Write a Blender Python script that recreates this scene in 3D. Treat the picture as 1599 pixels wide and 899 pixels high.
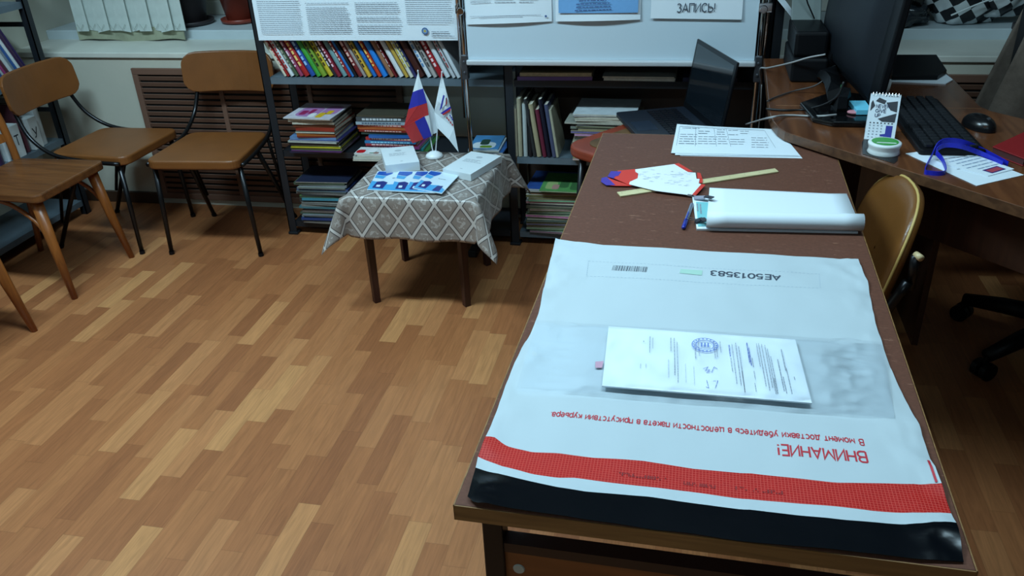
import bpy, bmesh, math, random
from mathutils import Vector, Matrix, noise
PI = math.pi
random.seed(7)
for o in list(bpy.data.objects): bpy.data.objects.remove(o, do_unlink=True)
S = bpy.context.scene
COL = S.collection
W, H = 1599, 899

# ------------------------------------------------------------------ camera
F = 1308.6
YAW, PITCH, ROLL = -0.2231, -0.4929, -0.0476
CAM = Vector((0.2602, -0.756, 1.485))
_r = Vector((math.cos(YAW), -math.sin(YAW), 0))
FW = Vector((math.sin(YAW)*math.cos(PITCH), math.cos(YAW)*math.cos(PITCH), math.sin(PITCH)))
_u = _r.cross(FW)
RT = math.cos(ROLL)*_r + math.sin(ROLL)*_u
UP = -math.sin(ROLL)*_r + math.cos(ROLL)*_u
cd = bpy.data.cameras.new('camera'); cam = bpy.data.objects.new('camera', cd); COL.objects.link(cam)
cd.sensor_fit = 'HORIZONTAL'; cd.sensor_width = 36; cd.lens = F*36/W; cd.clip_start = .02; cd.clip_end = 50
m = Matrix.Identity(4)
for i in range(3): m[i][0] = RT[i]; m[i][1] = UP[i]; m[i][2] = -FW[i]; m[i][3] = CAM[i]
cam.matrix_world = m
S.camera = cam

# ------------------------------------------------------------------ light
S.view_settings.view_transform = 'Standard'; S.view_settings.look = 'None'
S.view_settings.exposure = 0.0; S.view_settings.gamma = 1.0
S.view_settings.use_curve_mapping = False
LIGHT_COL = (0.58, 0.86, 1.0)
LAMPS = [(-1.5, 0.8, 77), (0.35, 0.7, 27), (-1.6, -2.3, 8), (0.35, -2.3, 10)]      # x, y, watts : four ceiling tube fixtures
CEIL = 2.75
wd = bpy.data.worlds.new('world'); S.world = wd; wd.use_nodes = True
wd.node_tree.nodes['Background'].inputs[0].default_value = (.35, .45, .6, 1)
wd.node_tree.nodes['Background'].inputs[1].default_value = 0.05

# ------------------------------------------------------------------ helpers
def ray(px, py): return FW + RT*((px-W/2)/F) - UP*((py-H/2)/F)
def AT(px, py, z=None, y=None, x=None, n=None, d=None):
    r = ray(px, py)
    if z is not None: t = (z-CAM.z)/r.z
    elif y is not None: t = (y-CAM.y)/r.y
    elif x is not None: t = (x-CAM.x)/r.x
    else: t = (d-Vector(n).dot(CAM))/Vector(n).dot(r)
    return CAM + r*t
def lin(c): return tuple((v/255/12.92 if v/255 <= .04045 else ((v/255+.055)/1.055)**2.4) for v in c)

MATS = {}
def mat(name, rgb, rough=.5, metal=0, spec=.5, var=0, vscale=8, bump=0, bscale=60, coat=0, sub=0):
    if name in MATS: return MATS[name]
    M = bpy.data.materials.new(name); M.use_nodes = True; MATS[name] = M
    nt = M.node_tree; b = nt.nodes['Principled BSDF']
    c = lin(rgb)+(1,)
    b.inputs['Base Color'].default_value = c
    b.inputs['Roughness'].default_value = rough; b.inputs['Metallic'].default_value = metal
    b.inputs['Specular IOR Level'].default_value = spec; b.inputs['Coat Weight'].default_value = coat
    if var or bump:
        tc = nt.nodes.new('ShaderNodeTexCoord')
    if var:
        n = nt.nodes.new('ShaderNodeTexNoise'); n.inputs['Scale'].default_value = vscale; n.inputs['Detail'].default_value = 5
        nt.links.new(tc.outputs['Object'], n.inputs['Vector'])
        mx = nt.nodes.new('ShaderNodeMix'); mx.data_type = 'RGBA'
        mx.inputs['A'].default_value = tuple(v*(1-var) for v in c[:3])+(1,); mx.inputs['B'].default_value = tuple(min(1, v*(1+var)) for v in c[:3])+(1,)
        rp = nt.nodes.new('ShaderNodeMapRange'); rp.inputs[1].default_value = .3; rp.inputs[2].default_value = .7
        nt.links.new(n.outputs['Fac'], rp.inputs[0]); nt.links.new(rp.outputs[0], mx.inputs['Factor'])
        nt.links.new(mx.outputs['Result'], b.inputs['Base Color'])
    if bump:
        n2 = nt.nodes.new('ShaderNodeTexNoise'); n2.inputs['Scale'].default_value = bscale; n2.inputs['Detail'].default_value = 3
        nt.links.new(tc.outputs['Object'], n2.inputs['Vector'])
        bp = nt.nodes.new('ShaderNodeBump'); bp.inputs['Strength'].default_value = bump; bp.inputs['Distance'].default_value = .002
        nt.links.new(n2.outputs['Fac'], bp.inputs['Height']); nt.links.new(bp.outputs[0], b.inputs['Normal'])
    return M

def wood_mat(name, dark, light, axis='Y', scale=1.0, rough=.4, coat=0, stretch=14):
    if name in MATS: return MATS[name]
    M = bpy.data.materials.new(name); M.use_nodes = True; MATS[name] = M
    nt = M.node_tree; N = nt.nodes.new; L = nt.links.new; b = nt.nodes['Principled BSDF']
    tc = N('ShaderNodeTexCoord'); mp = N('ShaderNodeMapping')
    s = [9*scale]*3; s['XYZ'.index(axis)] = 9*scale/stretch
    mp.inputs['Scale'].default_value = s
    L(tc.outputs['Object'], mp.inputs[0])
    n = N('ShaderNodeTexNoise'); n.inputs['Scale'].default_value = 4; n.inputs['Detail'].default_value = 8; n.inputs['Distortion'].default_value = 1.2
    L(mp.outputs[0], n.inputs['Vector'])
    rp = N('ShaderNodeValToRGB'); rp.color_ramp.elements[0].position = .3; rp.color_ramp.elements[1].position = .72
    rp.color_ramp.elements[0].color = lin(dark)+(1,); rp.color_ramp.elements[1].color = lin(light)+(1,)
    L(n.outputs['Fac'], rp.inputs[0]); L(rp.outputs[0], b.inputs['Base Color'])
    b.inputs['Roughness'].default_value = rough; b.inputs['Coat Weight'].default_value = coat; b.inputs['Coat Roughness'].default_value = .15
    return M

class MB:
    """collects shapes and links them as ONE mesh object"""
    def __init__(s): s.v = []; s.f = []; s.mi = []
    def add(s, vs, fs, mi=0):
        k = len(s.v); s.v += [Vector(v) for v in vs]; s.f += [tuple(i+k for i in f) for f in fs]; s.mi += [mi]*len(fs); return s
    def box(s, a, b, mi=0, M=None):
        x0, y0, z0 = a; x1, y1, z1 = b
        vs = [Vector(p) for p in ((x0,y0,z0),(x1,y0,z0),(x1,y1,z0),(x0,y1,z0),(x0,y0,z1),(x1,y0,z1),(x1,y1,z1),(x0,y1,z1))]
        if M is not None: vs = [M @ v for v in vs]
        return s.add(vs, [(3,2,1,0),(4,5,6,7),(0,1,5,4),(1,2,6,5),(2,3,7,6),(3,0,4,7)], mi)
    def bar(s, p0, p1, w, h, mi=0, up=(0,0,1)):
        p0 = Vector(p0); p1 = Vector(p1); d = (p1-p0); L = d.length; d.normalize()
        a = d.cross(Vector(up))
        if a.length < 1e-4: a = d.cross(Vector((1,0,0)))
        a.normalize(); b = a.cross(d)
        vs = []
        for p in (p0, p1):
            for i, j in ((-1,-1),(1,-1),(1,1),(-1,1)): vs.append(p+a*(i*w/2)+b*(j*h/2))
        return s.add(vs, [(0,1,2,3),(7,6,5,4),(0,4,5,1),(1,5,6,2),(2,6,7,3),(3,7,4,0)], mi)
    def cyl(s, p0, p1, r0, r1=None, n=14, mi=0):
        return s.tube([p0, p1], [r0, r0 if r1 is None else r1], n, mi)
    def tube(s, pts, r, n=10, mi=0):
        pts = [Vector(p) for p in pts]; k = len(pts)
        rs = r if isinstance(r, (list, tuple)) else [r]*k
        vs = []; prev = None
        for i, p in enumerate(pts):
            d = (pts[min(i+1,k-1)]-pts[max(i-1,0)]).normalized()
            if prev is None:
                a = d.cross(Vector((0,0,1)))
                if a.length < .05: a = d.cross(Vector((1,0,0)))
            else: a = prev - d*prev.dot(d)
            a.normalize(); prev = a; b = d.cross(a)
            for j in range(n):
                t = 2*PI*j/n; vs.append(p+(a*math.cos(t)+b*math.sin(t))*rs[i])
        fs = [(i*n+j, i*n+(j+1)%n, (i+1)*n+(j+1)%n, (i+1)*n+j) for i in range(k-1) for j in range(n)]
        fs += [tuple(range(n-1,-1,-1)), tuple((k-1)*n+j for j in range(n))]
        return s.add(vs, fs, mi)
    def ribbon(s, pts, side, w, t, mi=0):
        """flat band following pts; side = width direction"""
        pts = [Vector(p) for p in pts]; k = len(pts); vs = []
        for i, p in enumerate(pts):
            d = (pts[min(i+1,k-1)]-pts[max(i-1,0)]).normalized()
            sd = Vector(side); sd = (sd-d*sd.dot(d)).normalized(); nn = d.cross(sd)
            for a, b in ((-1,-1),(1,-1),(1,1),(-1,1)): vs.append(p+sd*(a*w/2)+nn*(b*t/2))
        fs = [(i*4+j, i*4+(j+1)%4, (i+1)*4+(j+1)%4, (i+1)*4+j) for i in range(k-1) for j in range(4)]
        fs += [(3,2,1,0), tuple((k-1)*4+j for j in range(4))]
        return s.add(vs, fs, mi)
    def prism(s, poly, z0, z1, mi=0, M=None):
        """poly (x,y) ccw; extruded in z"""
        n = len(poly); vs = [Vector((p[0],p[1],z0)) for p in poly]+[Vector((p[0],p[1],z1)) for p in poly]
        if M is not None: vs = [M @ v for v in vs]
        fs = [tuple(range(n-1,-1,-1)), tuple(range(n,2*n))]+[(i,(i+1)%n,n+(i+1)%n,n+i) for i in range(n)]
        return s.add(vs, fs, mi)
    def slab(s, P, off, mi=0):
        """3-D polygon thickened by the vector off"""
        n = len(P); P = [Vector(p) for p in P]; vs = P+[p+Vector(off) for p in P]
        fs = [tuple(range(n-1,-1,-1)), tuple(range(n,2*n))]+[(i,(i+1)%n,n+(i+1)%n,n+i) for i in range(n)]
        return s.add(vs, fs, mi)
    def poly(s, P, mi=0): return s.add(P, [tuple(range(len(P)))], mi)
    def disc(s, c, r, mi=0, M=None, n=24, ry=None):
        vs = [Vector((r*math.cos(2*PI*j/n), (ry or r)*math.sin(2*PI*j/n), 0)) for j in range(n)]
        return s.add([((M @ v) if M is not None else v)+Vector(c) for v in vs], [tuple(range(n))], mi)
    def lathe(s, prof, c, n=24, mi=0, M=None):
        vs = []; k = len(prof)
        for r, z in prof:
            for j in range(n):
                t = 2*PI*j/n; v = Vector((r*math.cos(t), r*math.sin(t), z)); v = (M @ v) if M is not None else v
                vs.append(v+Vector(c))
        fs = [(i*n+j, i*n+(j+1)%n, (i+1)*n+(j+1)%n, (i+1)*n+j) for i in range(k-1) for j in range(n)]
        fs += [tuple(range(n-1,-1,-1)), tuple((k-1)*n+j for j in range(n))]
        return s.add(vs, fs, mi)
    def grid(s, fn, nu, nv, mi=0):
        vs = [fn(i/nu, j/nv) for j in range(nv+1) for i in range(nu+1)]
        fs = [(j*(nu+1)+i, j*(nu+1)+i+1, (j+1)*(nu+1)+i+1, (j+1)*(nu+1)+i) for j in range(nv) for i in range(nu)]
        if callable(mi):
            k = len(s.v); s.v += [Vector(v) for v in vs]; s.f += [tuple(i+k for i in f) for f in fs]
            s.mi += [mi(i/nu, j/nv) for j in range(nv) for i in range(nu)]; return s
        return s.add(vs, fs, mi)
    def build(s, name, mats, parent=None, local=False, smooth=False, bevel=0, bseg=2, solid=0, sub=0, autosmooth=None, recalc=True):
        me = bpy.data.meshes.new(name)
        if local or not s.v: org = Vector((0,0,0))
        else:
            xs = [v.x for v in s.v]; ys = [v.y for v in s.v]; zs = [v.z for v in s.v]
            org = Vector(((min(xs)+max(xs))/2, (min(ys)+max(ys))/2, min(zs)))
        me.from_pydata([v-org for v in s.v], [], s.f)
        for mm in (mats if isinstance(mats, (list, tuple)) else [mats]): me.materials.append(mm)
        for p, i in zip(me.polygons, s.mi): p.material_index = i; p.use_smooth = smooth
        if recalc:
            bm = bmesh.new(); bm.from_mesh(me); bmesh.ops.recalc_face_normals(bm, faces=bm.faces); bm.to_mesh(me); bm.free()
        o = bpy.data.objects.new(name, me); COL.objects.link(o); o.location = org
        if parent is not None:
            o.parent = parent
            if not local: o.matrix_parent_inverse = wm(parent).inverted()
        if solid: md = o.modifiers.new('solid', 'SOLIDIFY'); md.thickness = abs(solid); md.offset = 1 if solid > 0 else -1
        if bevel: md = o.modifiers.new('bevel', 'BEVEL'); md.width = bevel; md.segments = bseg; md.limit_method = 'ANGLE'; md.angle_limit = .6
        if sub: md = o.modifiers.new('sub', 'SUBSURF'); md.levels = sub; md.render_levels = sub
        return o
def wm(o):
    b = Matrix.LocRotScale(o.location, o.rotation_euler, o.scale)
    return b if o.parent is None else wm(o.parent) @ o.matrix_parent_inverse @ b
def tag(o, label, cat, group=None, kind=None):
    o['label'] = label; o['category'] = cat
    if group: o['group'] = group
    if kind: o['kind'] = kind
    return o
def thing(name, label, cat, loc=(0,0,0), rz=0, group=None):
    o = bpy.data.objects.new(name, None); COL.objects.link(o); o.location = loc; o.rotation_euler = (0,0,rz)
    o.empty_display_size = .05
    return tag(o, label, cat, group)
def struct(o): o['kind'] = 'structure'; return o
def dup(root, loc, rz, label):
    def cp(o, par):
        c = o.copy(); COL.objects.link(c)
        if par is not None: c.parent = par
        for ch in o.children: cp(ch, c)
        return c
    r = cp(root, None); r.location = loc; r.rotation_euler = (0,0,rz); r['label'] = label
    return r
def rrect(w, h, r, n=6, cx=0, cy=0):
    P = []
    for sx, sy, a in ((1,-1,-90),(1,1,0),(-1,1,90),(-1,-1,180)):
        for i in range(n+1):
            t = math.radians(a+90*i/n); P.append((cx+sx*(w/2-r)+r*math.cos(t), cy+sy*(h/2-r)+r*math.sin(t)))
    return P
def bez(P, n=16):
    """Catmull-Rom through P"""
    P = [Vector(p) for p in P]; out = []
    for i in range(len(P)-1):
        a = P[i-1] if i else P[0]*2-P[1]; b = P[i]; c = P[i+1]; d = P[i+2] if i+2 < len(P) else P[-1]*2-P[-2]
        for k in range(n):
            t = k/n; out.append(.5*((2*b)+(c-a)*t+(2*a-5*b+4*c-d)*t*t+(3*b-a-3*c+d)*t**3))
    return out+[P[-1]]
def _arc(cx, cy, rx, ry, a0, a1, n=10):
    return [(cx+rx*math.cos(math.radians(a0+(a1-a0)*k/n)), cy+ry*math.sin(math.radians(a0+(a1-a0)*k/n))) for k in range(n+1)]
X = .72
GL = {'А':(.72,[[(0,0),(.36,1),(.72,0)],[(.13,.33),(.59,.33)]]), 'В':(.64,[[(0,0),(0,1)],[(0,1)]+_arc(.34,.765,.24,.235,90,-90)+[(0,.53)],[(0,.53)]+_arc(.36,.265,.27,.265,90,-90)+[(0,0)]]),
 'Н':(.62,[[(0,0),(0,1)],[(.62,0),(.62,1)],[(0,.52),(.62,.52)]]), 'И':(.64,[[(0,1),(0,0),(.64,1),(.64,0)]]), 'М':(.8,[[(0,0),(0,1),(.4,.25),(.8,1),(.8,0)]]),
 'Е':(.56,[[(.54,1),(0,1),(0,0),(.56,0)],[(0,.52),(.5,.52)]]), 'З':(.56,[_arc(.27,.765,.25,.235,150,-90),_arc(.27,.265,.29,.265,90,-150)]), 'П':(.62,[[(0,0),(0,1),(.62,1),(.62,0)]]),
 'С':(.68,[_arc(.38,.5,.38,.5,45,315,14)]), 'Ь':(.6,[[(0,1),(0,0)]+_arc(.3,.28,.29,.28,-90,90)+[(0,.56)]]), '!':(.06,[[(.03,1),(.03,.3)],[(.03,.12),(.03,0)]]), '.':(.08,[[(.03,.1),(.03,0)]]),
 'Т':(.66,[[(0,1),(.66,1)],[(.33,1),(.33,0)]]), 'У':(.68,[[(0,1),(.36,.35)],[(.68,1),(.3,.08),(.1,0)]]),
 '5':(.58,[[(.52,1),(.1,1),(.05,.55)]+_arc(.28,.31,.3,.31,125,-150,12)]), '0':(.6,[_arc(.3,.5,.3,.5,0,360,18)]), '1':(.4,[[(.05,.8),(.3,1),(.3,0)]]), '8':(.58,[_arc(.29,.76,.24,.24,0,360,14),_arc(.29,.26,.29,.26,0,360,14)]),
 'N':(.62,[[(0,0),(0,1),(.62,0),(.62,1)]]), 'V':(.7,[[(0,1),(.35,0),(.7,1)]]), 'R':(.6,[[(0,0),(0,1)]+_arc(.34,.75,.25,.25,90,-90)+[(0,.5)],[(.3,.5),(.6,0)]]), 'G':(.72,[_arc(.38,.5,.38,.5,45,340,14),[(.74,.35),(.74,.48),(.42,.48)]]), 'I':(.06,[[(.03,0),(.03,1)]]),
 'U':(.64,[[(0,1)]+_arc(.32,.32,.32,.32,180,360)+[(.64,1)]]), 'P':(.6,[[(0,0),(0,1)]+_arc(.34,.75,.25,.25,90,-90)+[(0,.5)]]),
 'м':(.66,[[(0,0),(0,X),(.33,.2),(.66,X),(.66,0)]]), 'о':(.56,[_arc(.28,.36,.28,.36,0,360,14)]), 'е':(.55,[[(.02,.36)]+_arc(.28,.36,.27,.36,0,315,12)]), 'н':(.5,[[(0,0),(0,X)],[(.5,0),(.5,X)],[(0,.37),(.5,.37)]]), 'т':(.52,[[(0,X),(.52,X)],[(.26,X),(.26,0)]]),
 'д':(.62,[[(0,-.18),(0,.02),(.62,.02),(.62,-.18)],[(.1,.02),(.2,X),(.52,X),(.52,.02)]]), 'с':(.52,[_arc(.28,.36,.28,.36,45,315,12)]), 'а':(.5,[_arc(.25,.5,.25,.22,160,0,8)+[(.5,0)],_arc(.24,.2,.23,.2,0,360,12)]), 'в':(.5,[[(0,0),(0,X)],[(0,X)]+_arc(.26,.55,.19,.17,90,-90,6)+[(0,.38)],[(0,.38)]+_arc(.28,.19,.21,.19,90,-90,6)+[(0,0)]]),
 'к':(.5,[[(0,0),(0,X)],[(.46,X),(.04,.34)],[(.15,.42),(.5,0)]]), 'и':(.52,[[(0,X),(0,0),(.52,X),(.52,0)]]), 'у':(.54,[[(0,X),(.28,.06)],[(.54,X),(.2,-.24),(.03,-.26)]]), 'б':(.55,[_arc(.27,.32,.27,.32,0,360,12),[(.0,.36),(.06,.76),(.3,.9),(.5,1)]]), 'ь':(.48,[[(0,X),(0,0)]+_arc(.24,.2,.24,.2,-90,90,6)+[(0,.4)]]),
 'ц':(.62,[[(0,X),(0,.02),(.5,.02),(.5,X)],[(.5,.02),(.62,.02),(.62,-.16)]]), 'л':(.52,[[(0,0),(.1,.08),(.16,X),(.52,X),(.52,0)]]), 'п':(.5,[[(0,0),(0,X),(.5,X),(.5,0)]]), 'р':(.55,[[(0,-.28),(0,X)],_arc(.28,.36,.27,.36,0,360,12)])}
GL['A'] = GL['А']; GL['E'] = GL['Е']; GL['3'] = GL['З']
def text(s, name, m, parent, origin, ex, ey, size, width=None, weight=.13, conform=None):
    """flat lettering: baseline start at origin, reading along ex, letters rising along ey"""
    x = 0; strokes = []
    for ch in s:
        if ch == ' ': x += .5; continue
        w, ls = GL[ch]
        for l in ls: strokes.append([(x+a, c) for a, c in l])
        x += w+.2
    sx = width/(x-.2) if width else size
    ex = Vector(ex).normalized(); ey = Vector(ey).normalized(); nz = ex.cross(ey); org = Vector(origin); mb = MB(); h = weight/2
    for q, l in enumerate(strokes):
        P = [Vector(p) for p in l]; k = len(P); off = []
        for i in range(k):
            closed = (P[0]-P[-1]).length < 1e-4
            d0 = (P[i]-P[i-1]) if i else ((P[-1]-P[-2]) if closed else (P[1]-P[0])); d1 = (P[i+1]-P[i]) if i < k-1 else ((P[1]-P[0]) if closed else (P[-1]-P[-2]))
            n0 = Vector((-d0.y,d0.x)).normalized(); n1 = Vector((-d1.y,d1.x)).normalized(); mv = (n0+n1)
            if mv.length < .2: mv = n1
            mv.normalize(); off.append(mv*(h/max(.45, mv.dot(n1))))
        vs = []
        for p, o in zip(P, off):
            for sg in (1, -1):
                c = p+o*sg; v = org+ex*(c.x*sx)+ey*(c.y*size)+nz*(.00002*(q % 4))
                if conform: v = conform(v)+Vector((0,0,.00002*(q % 4)))
                vs.append(v)
        mb.add(vs, [(2*i, 2*i+1, 2*i+3, 2*i+2) for i in range(k-1)])
    return mb.build(name, m, parent, recalc=False)
def para(mb, A, ex, ey, w, rows, lh, th, mi=0, rag=.15, seed=1):
    """rows of small printed words from A, reading along ex, going down along -ey"""
    R = random.Random(seed); A = Vector(A); ex = Vector(ex).normalized(); ey = Vector(ey).normalized()
    for i in range(rows):
        x = 0; end = w*(1-(R.random()*rag if R.random() < .8 else rag*2.5*R.random()))
        if R.random() < .12: continue
        while x < end:
            l = min(R.uniform(2.2, 7)*th, end-x)
            p = A+ex*x-ey*(i*lh); mb.poly([p-ey*th, p+ex*l-ey*th, p+ex*l, p], mi); x += l+th*.8
ORD = ['first','second','third','fourth','fifth','sixth','seventh','eighth','ninth','tenth','eleventh','twelfth','thirteenth','fourteenth','fifteenth','sixteenth','seventeenth','eighteenth','nineteenth','twentieth']+['twenty-'+s for s in ('first','second','third','fourth','fifth','sixth','seventh','eighth','ninth')]+['thirtieth']+['thirty-'+s for s in ('first','second','third','fourth','fifth','sixth','seventh','eighth','ninth')]

# common materials
PAPER = mat('white_paper', (220,229,236), .6)
INK = mat('grey_ink', (140,147,157), .8); INK_D = mat('black_ink', (35,38,45), .8)
BLUE_INK = mat('blue_ink', (60,85,165), .7)
CHROME = mat('chrome', (200,202,205), .12, 1)
BLACKP = mat('black_plastic', (12,13,16), .45, spec=.22, bump=.15, bscale=400)
DARKM = mat('dark_grey_metal', (34,38,44), .45, .3)
SHELFM = mat('blue_grey_metal', (98,112,122), .45, .2, var=.12, vscale=12)
TUBE = mat('dark_tube', (48,48,50), .3, .85)
SEATV = mat('brown_leatherette', (118,70,31), .42, var=.1, vscale=10, bump=.2, bscale=300)
VARN = wood_mat('varnished_wood', (120,66,26), (158,92,40), 'Z', 1.2, .35)
VARNS = wood_mat('worn_varnished_seat', (80,47,25), (122,74,38), 'Y', 1.2, .35)

# ------------------------------------------------------------------ structure
def floor_mat():
    M = bpy.data.materials.new('plank_linoleum'); M.use_nodes = True; nt = M.node_tree; N = nt.nodes.new; L = nt.links.new
    b = nt.nodes['Principled BSDF']; tc = N('ShaderNodeTexCoord'); sp = N('ShaderNodeSeparateXYZ'); L(tc.outputs['Object'], sp.inputs[0])
    def math_(op, a, c=None):
        n = N('ShaderNodeMath'); n.operation = op
        for i, v in enumerate((a, c)):
            if v is None: continue
            if isinstance(v, (int, float)): n.inputs[i].default_value = v
            else: L(v, n.inputs[i])
        return n.outputs[0]
    PW, PL = .0605, .30
    u = math_('DIVIDE', sp.outputs[0], PW); col = math_('FLOOR', u); fu = math_('FRACT', u)
    w1 = N('ShaderNodeTexWhiteNoise'); w1.noise_dimensions = '1D'; L(col, w1.inputs['W'])
    v = math_('ADD', math_('DIVIDE', sp.outputs[1], PL), math_('MULTIPLY', w1.outputs['Value'], 7.0))
    row = math_('FLOOR', v); fv = math_('FRACT', v)
    cb = N('ShaderNodeCombineXYZ'); L(col, cb.inputs[0]); L(row, cb.inputs[1])
    w2 = N('ShaderNodeTexWhiteNoise'); w2.noise_dimensions = '2D'; L(cb.outputs[0], w2.inputs['Vector'])
    rp = N('ShaderNodeValToRGB'); cr = rp.color_ramp
    cr.elements[0].position = 0; cr.elements[0].color = lin((142,86,52))+(1,)
    cr.elements[1].position = 1; cr.elements[1].color = lin((186,130,82))+(1,)
    for p, c in ((.3,(156,97,59)),(.55,(162,103,63)),(.8,(168,109,68)),(.9,(176,117,74))):
        e = cr.elements.new(p); e.color = lin(c)+(1,)
    L(w2.outputs['Value'], rp.inputs[0])
    # grain
    mp = N('ShaderNodeMapping'); mp.inputs['Scale'].default_value = (90, 6, 1); L(tc.outputs['Object'], mp.inputs[0])
    sh = N('ShaderNodeVectorMath'); sh.operation = 'ADD'; L(mp.outputs[0], sh.inputs[0]); L(w2.outputs['Color'], sh.inputs[1])
    sc = N('ShaderNodeVectorMath'); sc.operation = 'MULTIPLY_ADD'; sc.inputs[1].default_value = (17,17,17); L(w2.outputs['Color'], sc.inputs[0]); L(mp.outputs[0], sc.inputs[2])
    ng = N('ShaderNodeTexNoise'); ng.inputs['Scale'].default_value = 1; ng.inputs['Detail'].default_value = 6; ng.inputs['Distortion'].default_value = 1.5
    L(sc.outputs[0], ng.inputs['Vector'])
    g = N('ShaderNodeMapRange'); g.inputs[1].default_value = .3; g.inputs[2].default_value = .7; g.inputs[3].default_value = .84; g.inputs[4].default_value = 1.14
    L(ng.outputs['Fac'], g.inputs[0])
    # seams
    eu = math_('MINIMUM', fu, math_('SUBTRACT', 1.0, fu)); ev = math_('MINIMUM', fv, math_('SUBTRACT', 1.0, fv))
    su = math_('GREATER_THAN', eu, .014); sv = math_('GREATER_THAN', ev, .0035)
    seam = math_('ADD', math_('MULTIPLY', math_('MULTIPLY', su, sv), .2), .8)
    k = math_('MULTIPLY', g.outputs[0], seam)
    mx = N('ShaderNodeVectorMath'); mx.operation = 'SCALE'; L(rp.outputs[0], mx.inputs[0]); L(k, mx.inputs['Scale'])
    L(mx.outputs[0], b.inputs['Base Color']); b.inputs['Roughness'].default_value = .42; b.inputs['Specular IOR Level'].default_value = .35
    return M
WALL = mat('cream_wall_paint', (188,186,172), .65, var=.05, vscale=3, bump=.25, bscale=40)
CEILM = mat('low_bounce_ceiling', (128,128,128), .8)  # unseen ceiling, greyed down to weaken its bounce
WDARK = wood_mat('low_bounce_brown', (62,48,38), (86,66,50), 'Z', .5, .6)  # unseen right and front walls, coloured dark to cut bounced fill
SILLM = mat('white_sill_paint', (205,205,195), .4, var=.07, vscale=6)
XL, XR, YB, YF = -2.80, 4.2, 2.59, -4.6
YW = 3.22      # window plane at the back of the recess
struct(MB().box((XL-.1,YF-.1,-.06), (XR+.1,YW+.2,0)).build('floor', floor_mat(), local=True))
struct(MB().box((XL-.1,YF-.1,CEIL), (XR+.1,YW+.2,CEIL+.06)).build('ceiling', CEILM))
struct(MB().box((XL-.1,YF-.1,0), (XL,YW+.2,CEIL)).build('wall_left', WALL))
struct(MB().box((XR,YF-.1,0), (XR+.1,YW+.2,CEIL)).build('wall_right', WDARK))
struct(MB().box((XL,YF-.1,0), (XR,YF,CEIL)).build('wall_front', WDARK))
b = MB()
b.box((XL,YB,0), (XR,YB+.7,.69))                       # below the sills
b.box((-1.12,YB,.69), (.52,YB+.7,CEIL))                # pier between the two windows
b.box((XL,YB,2.3), (-1.12,YB+.7,CEIL)); b.box((.52,YB,2.3), (XR,YB+.7,CEIL)); b.box((2.3,YB,.69), (XR,YB+.7,2.3))
struct(b.build('wall_back', WALL))
def window(n, x0, x1):
    w = MB()
    z0, z1 = .76, 2.3; y0, y1 = YW, YW+.06
    xm = (x0+x1)/2
    for a, c in (((x0,y0,z0),(x1,y1,z0+.07)), ((x0,y0,z1-.06),(x1,y1,z1)), ((x0,y0,z0+.07),(x0+.06,y1,z1-.06)), ((x1-.06,y0,z0+.07),(x1,y1,z1-.06)), ((xm-.04,y0,z0+.07),(xm+.04,y1,z1-.06))): w.box(a, c)
    o = struct(w.build('window_%d' % n, SILLM, bevel=.004))
    MB().box((x0+.06,y0+.025,z0+.07), (x1-.06,y0+.031,z1-.06)).build('pane', mat('dark_night_glass', (18,24,34), .05, spec=.6), o)
    s = MB().box((x0,YB-.012,.694), (x1,2.86,.718)).build('window_sill', SILLM, o, bevel=.004)
    MB().box((x0,2.85,.715), (x1,YW,.76)).build('inner_ledge', mat('pale_ledge_paint', (188,200,204), .45, var=.05), o, bevel=.004)
window(1, XL, -1.12); window(2, .52, 2.3)
bb = mat('dark_brown_baseboard', (60,42,30), .5)
struct(MB().box((XL,YB-.018,0), (-2.215,YB,.055)).build('baseboard_back', bb, bevel=.003))
struct(MB().box((XL,YF,0), (XL+.015,YB-.02,.055)).build('baseboard_left', bb, bevel=.003))

def ceiling_lamp(x, y, pw, label):
    t = thing('ceiling_lamp', label, 'lamp', (x,y,CEIL-.09))
    MB().box((x-.62,y-.14,CEIL-.05), (x+.62,y+.14,CEIL)).build('housing', mat('lamp_housing', (220,220,220), .4), t, bevel=.004)
    E_ = bpy.data.materials.new('lamp_diffuser'); E_.use_nodes = True
    nb = E_.node_tree.nodes['Principled BSDF']; nb.inputs['Base Color'].default_value = (.9,.9,.9,1)
    nb.inputs['Emission Color'].default_value = LIGHT_COL+(1,); nb.inputs['Emission Strength'].default_value = 3
    MB().box((x-.6,y-.12,CEIL-.075), (x+.6,y+.12,CEIL-.05)).build('diffuser', E_, t, bevel=.006)
    l = bpy.data.lights.new('tube_light', 'AREA'); l.shape = 'RECTANGLE'; l.size = 1.2; l.size_y = .24; l.energy = pw; l.color = LIGHT_COL
    lo = bpy.data.objects.new('tube_light', l); COL.objects.link(lo); lo.location = (x,y,CEIL-.08)
    lo.parent = t; lo.matrix_parent_inverse = wm(t).inverted()
for L_, lab in zip(LAMPS, ('above the floor in front of the left chairs', 'above the brown table', 'behind the photographer on the left', 'behind the photographer on the right')):
    ceiling_lamp(*L_, 'long white ceiling lamp '+lab)

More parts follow.
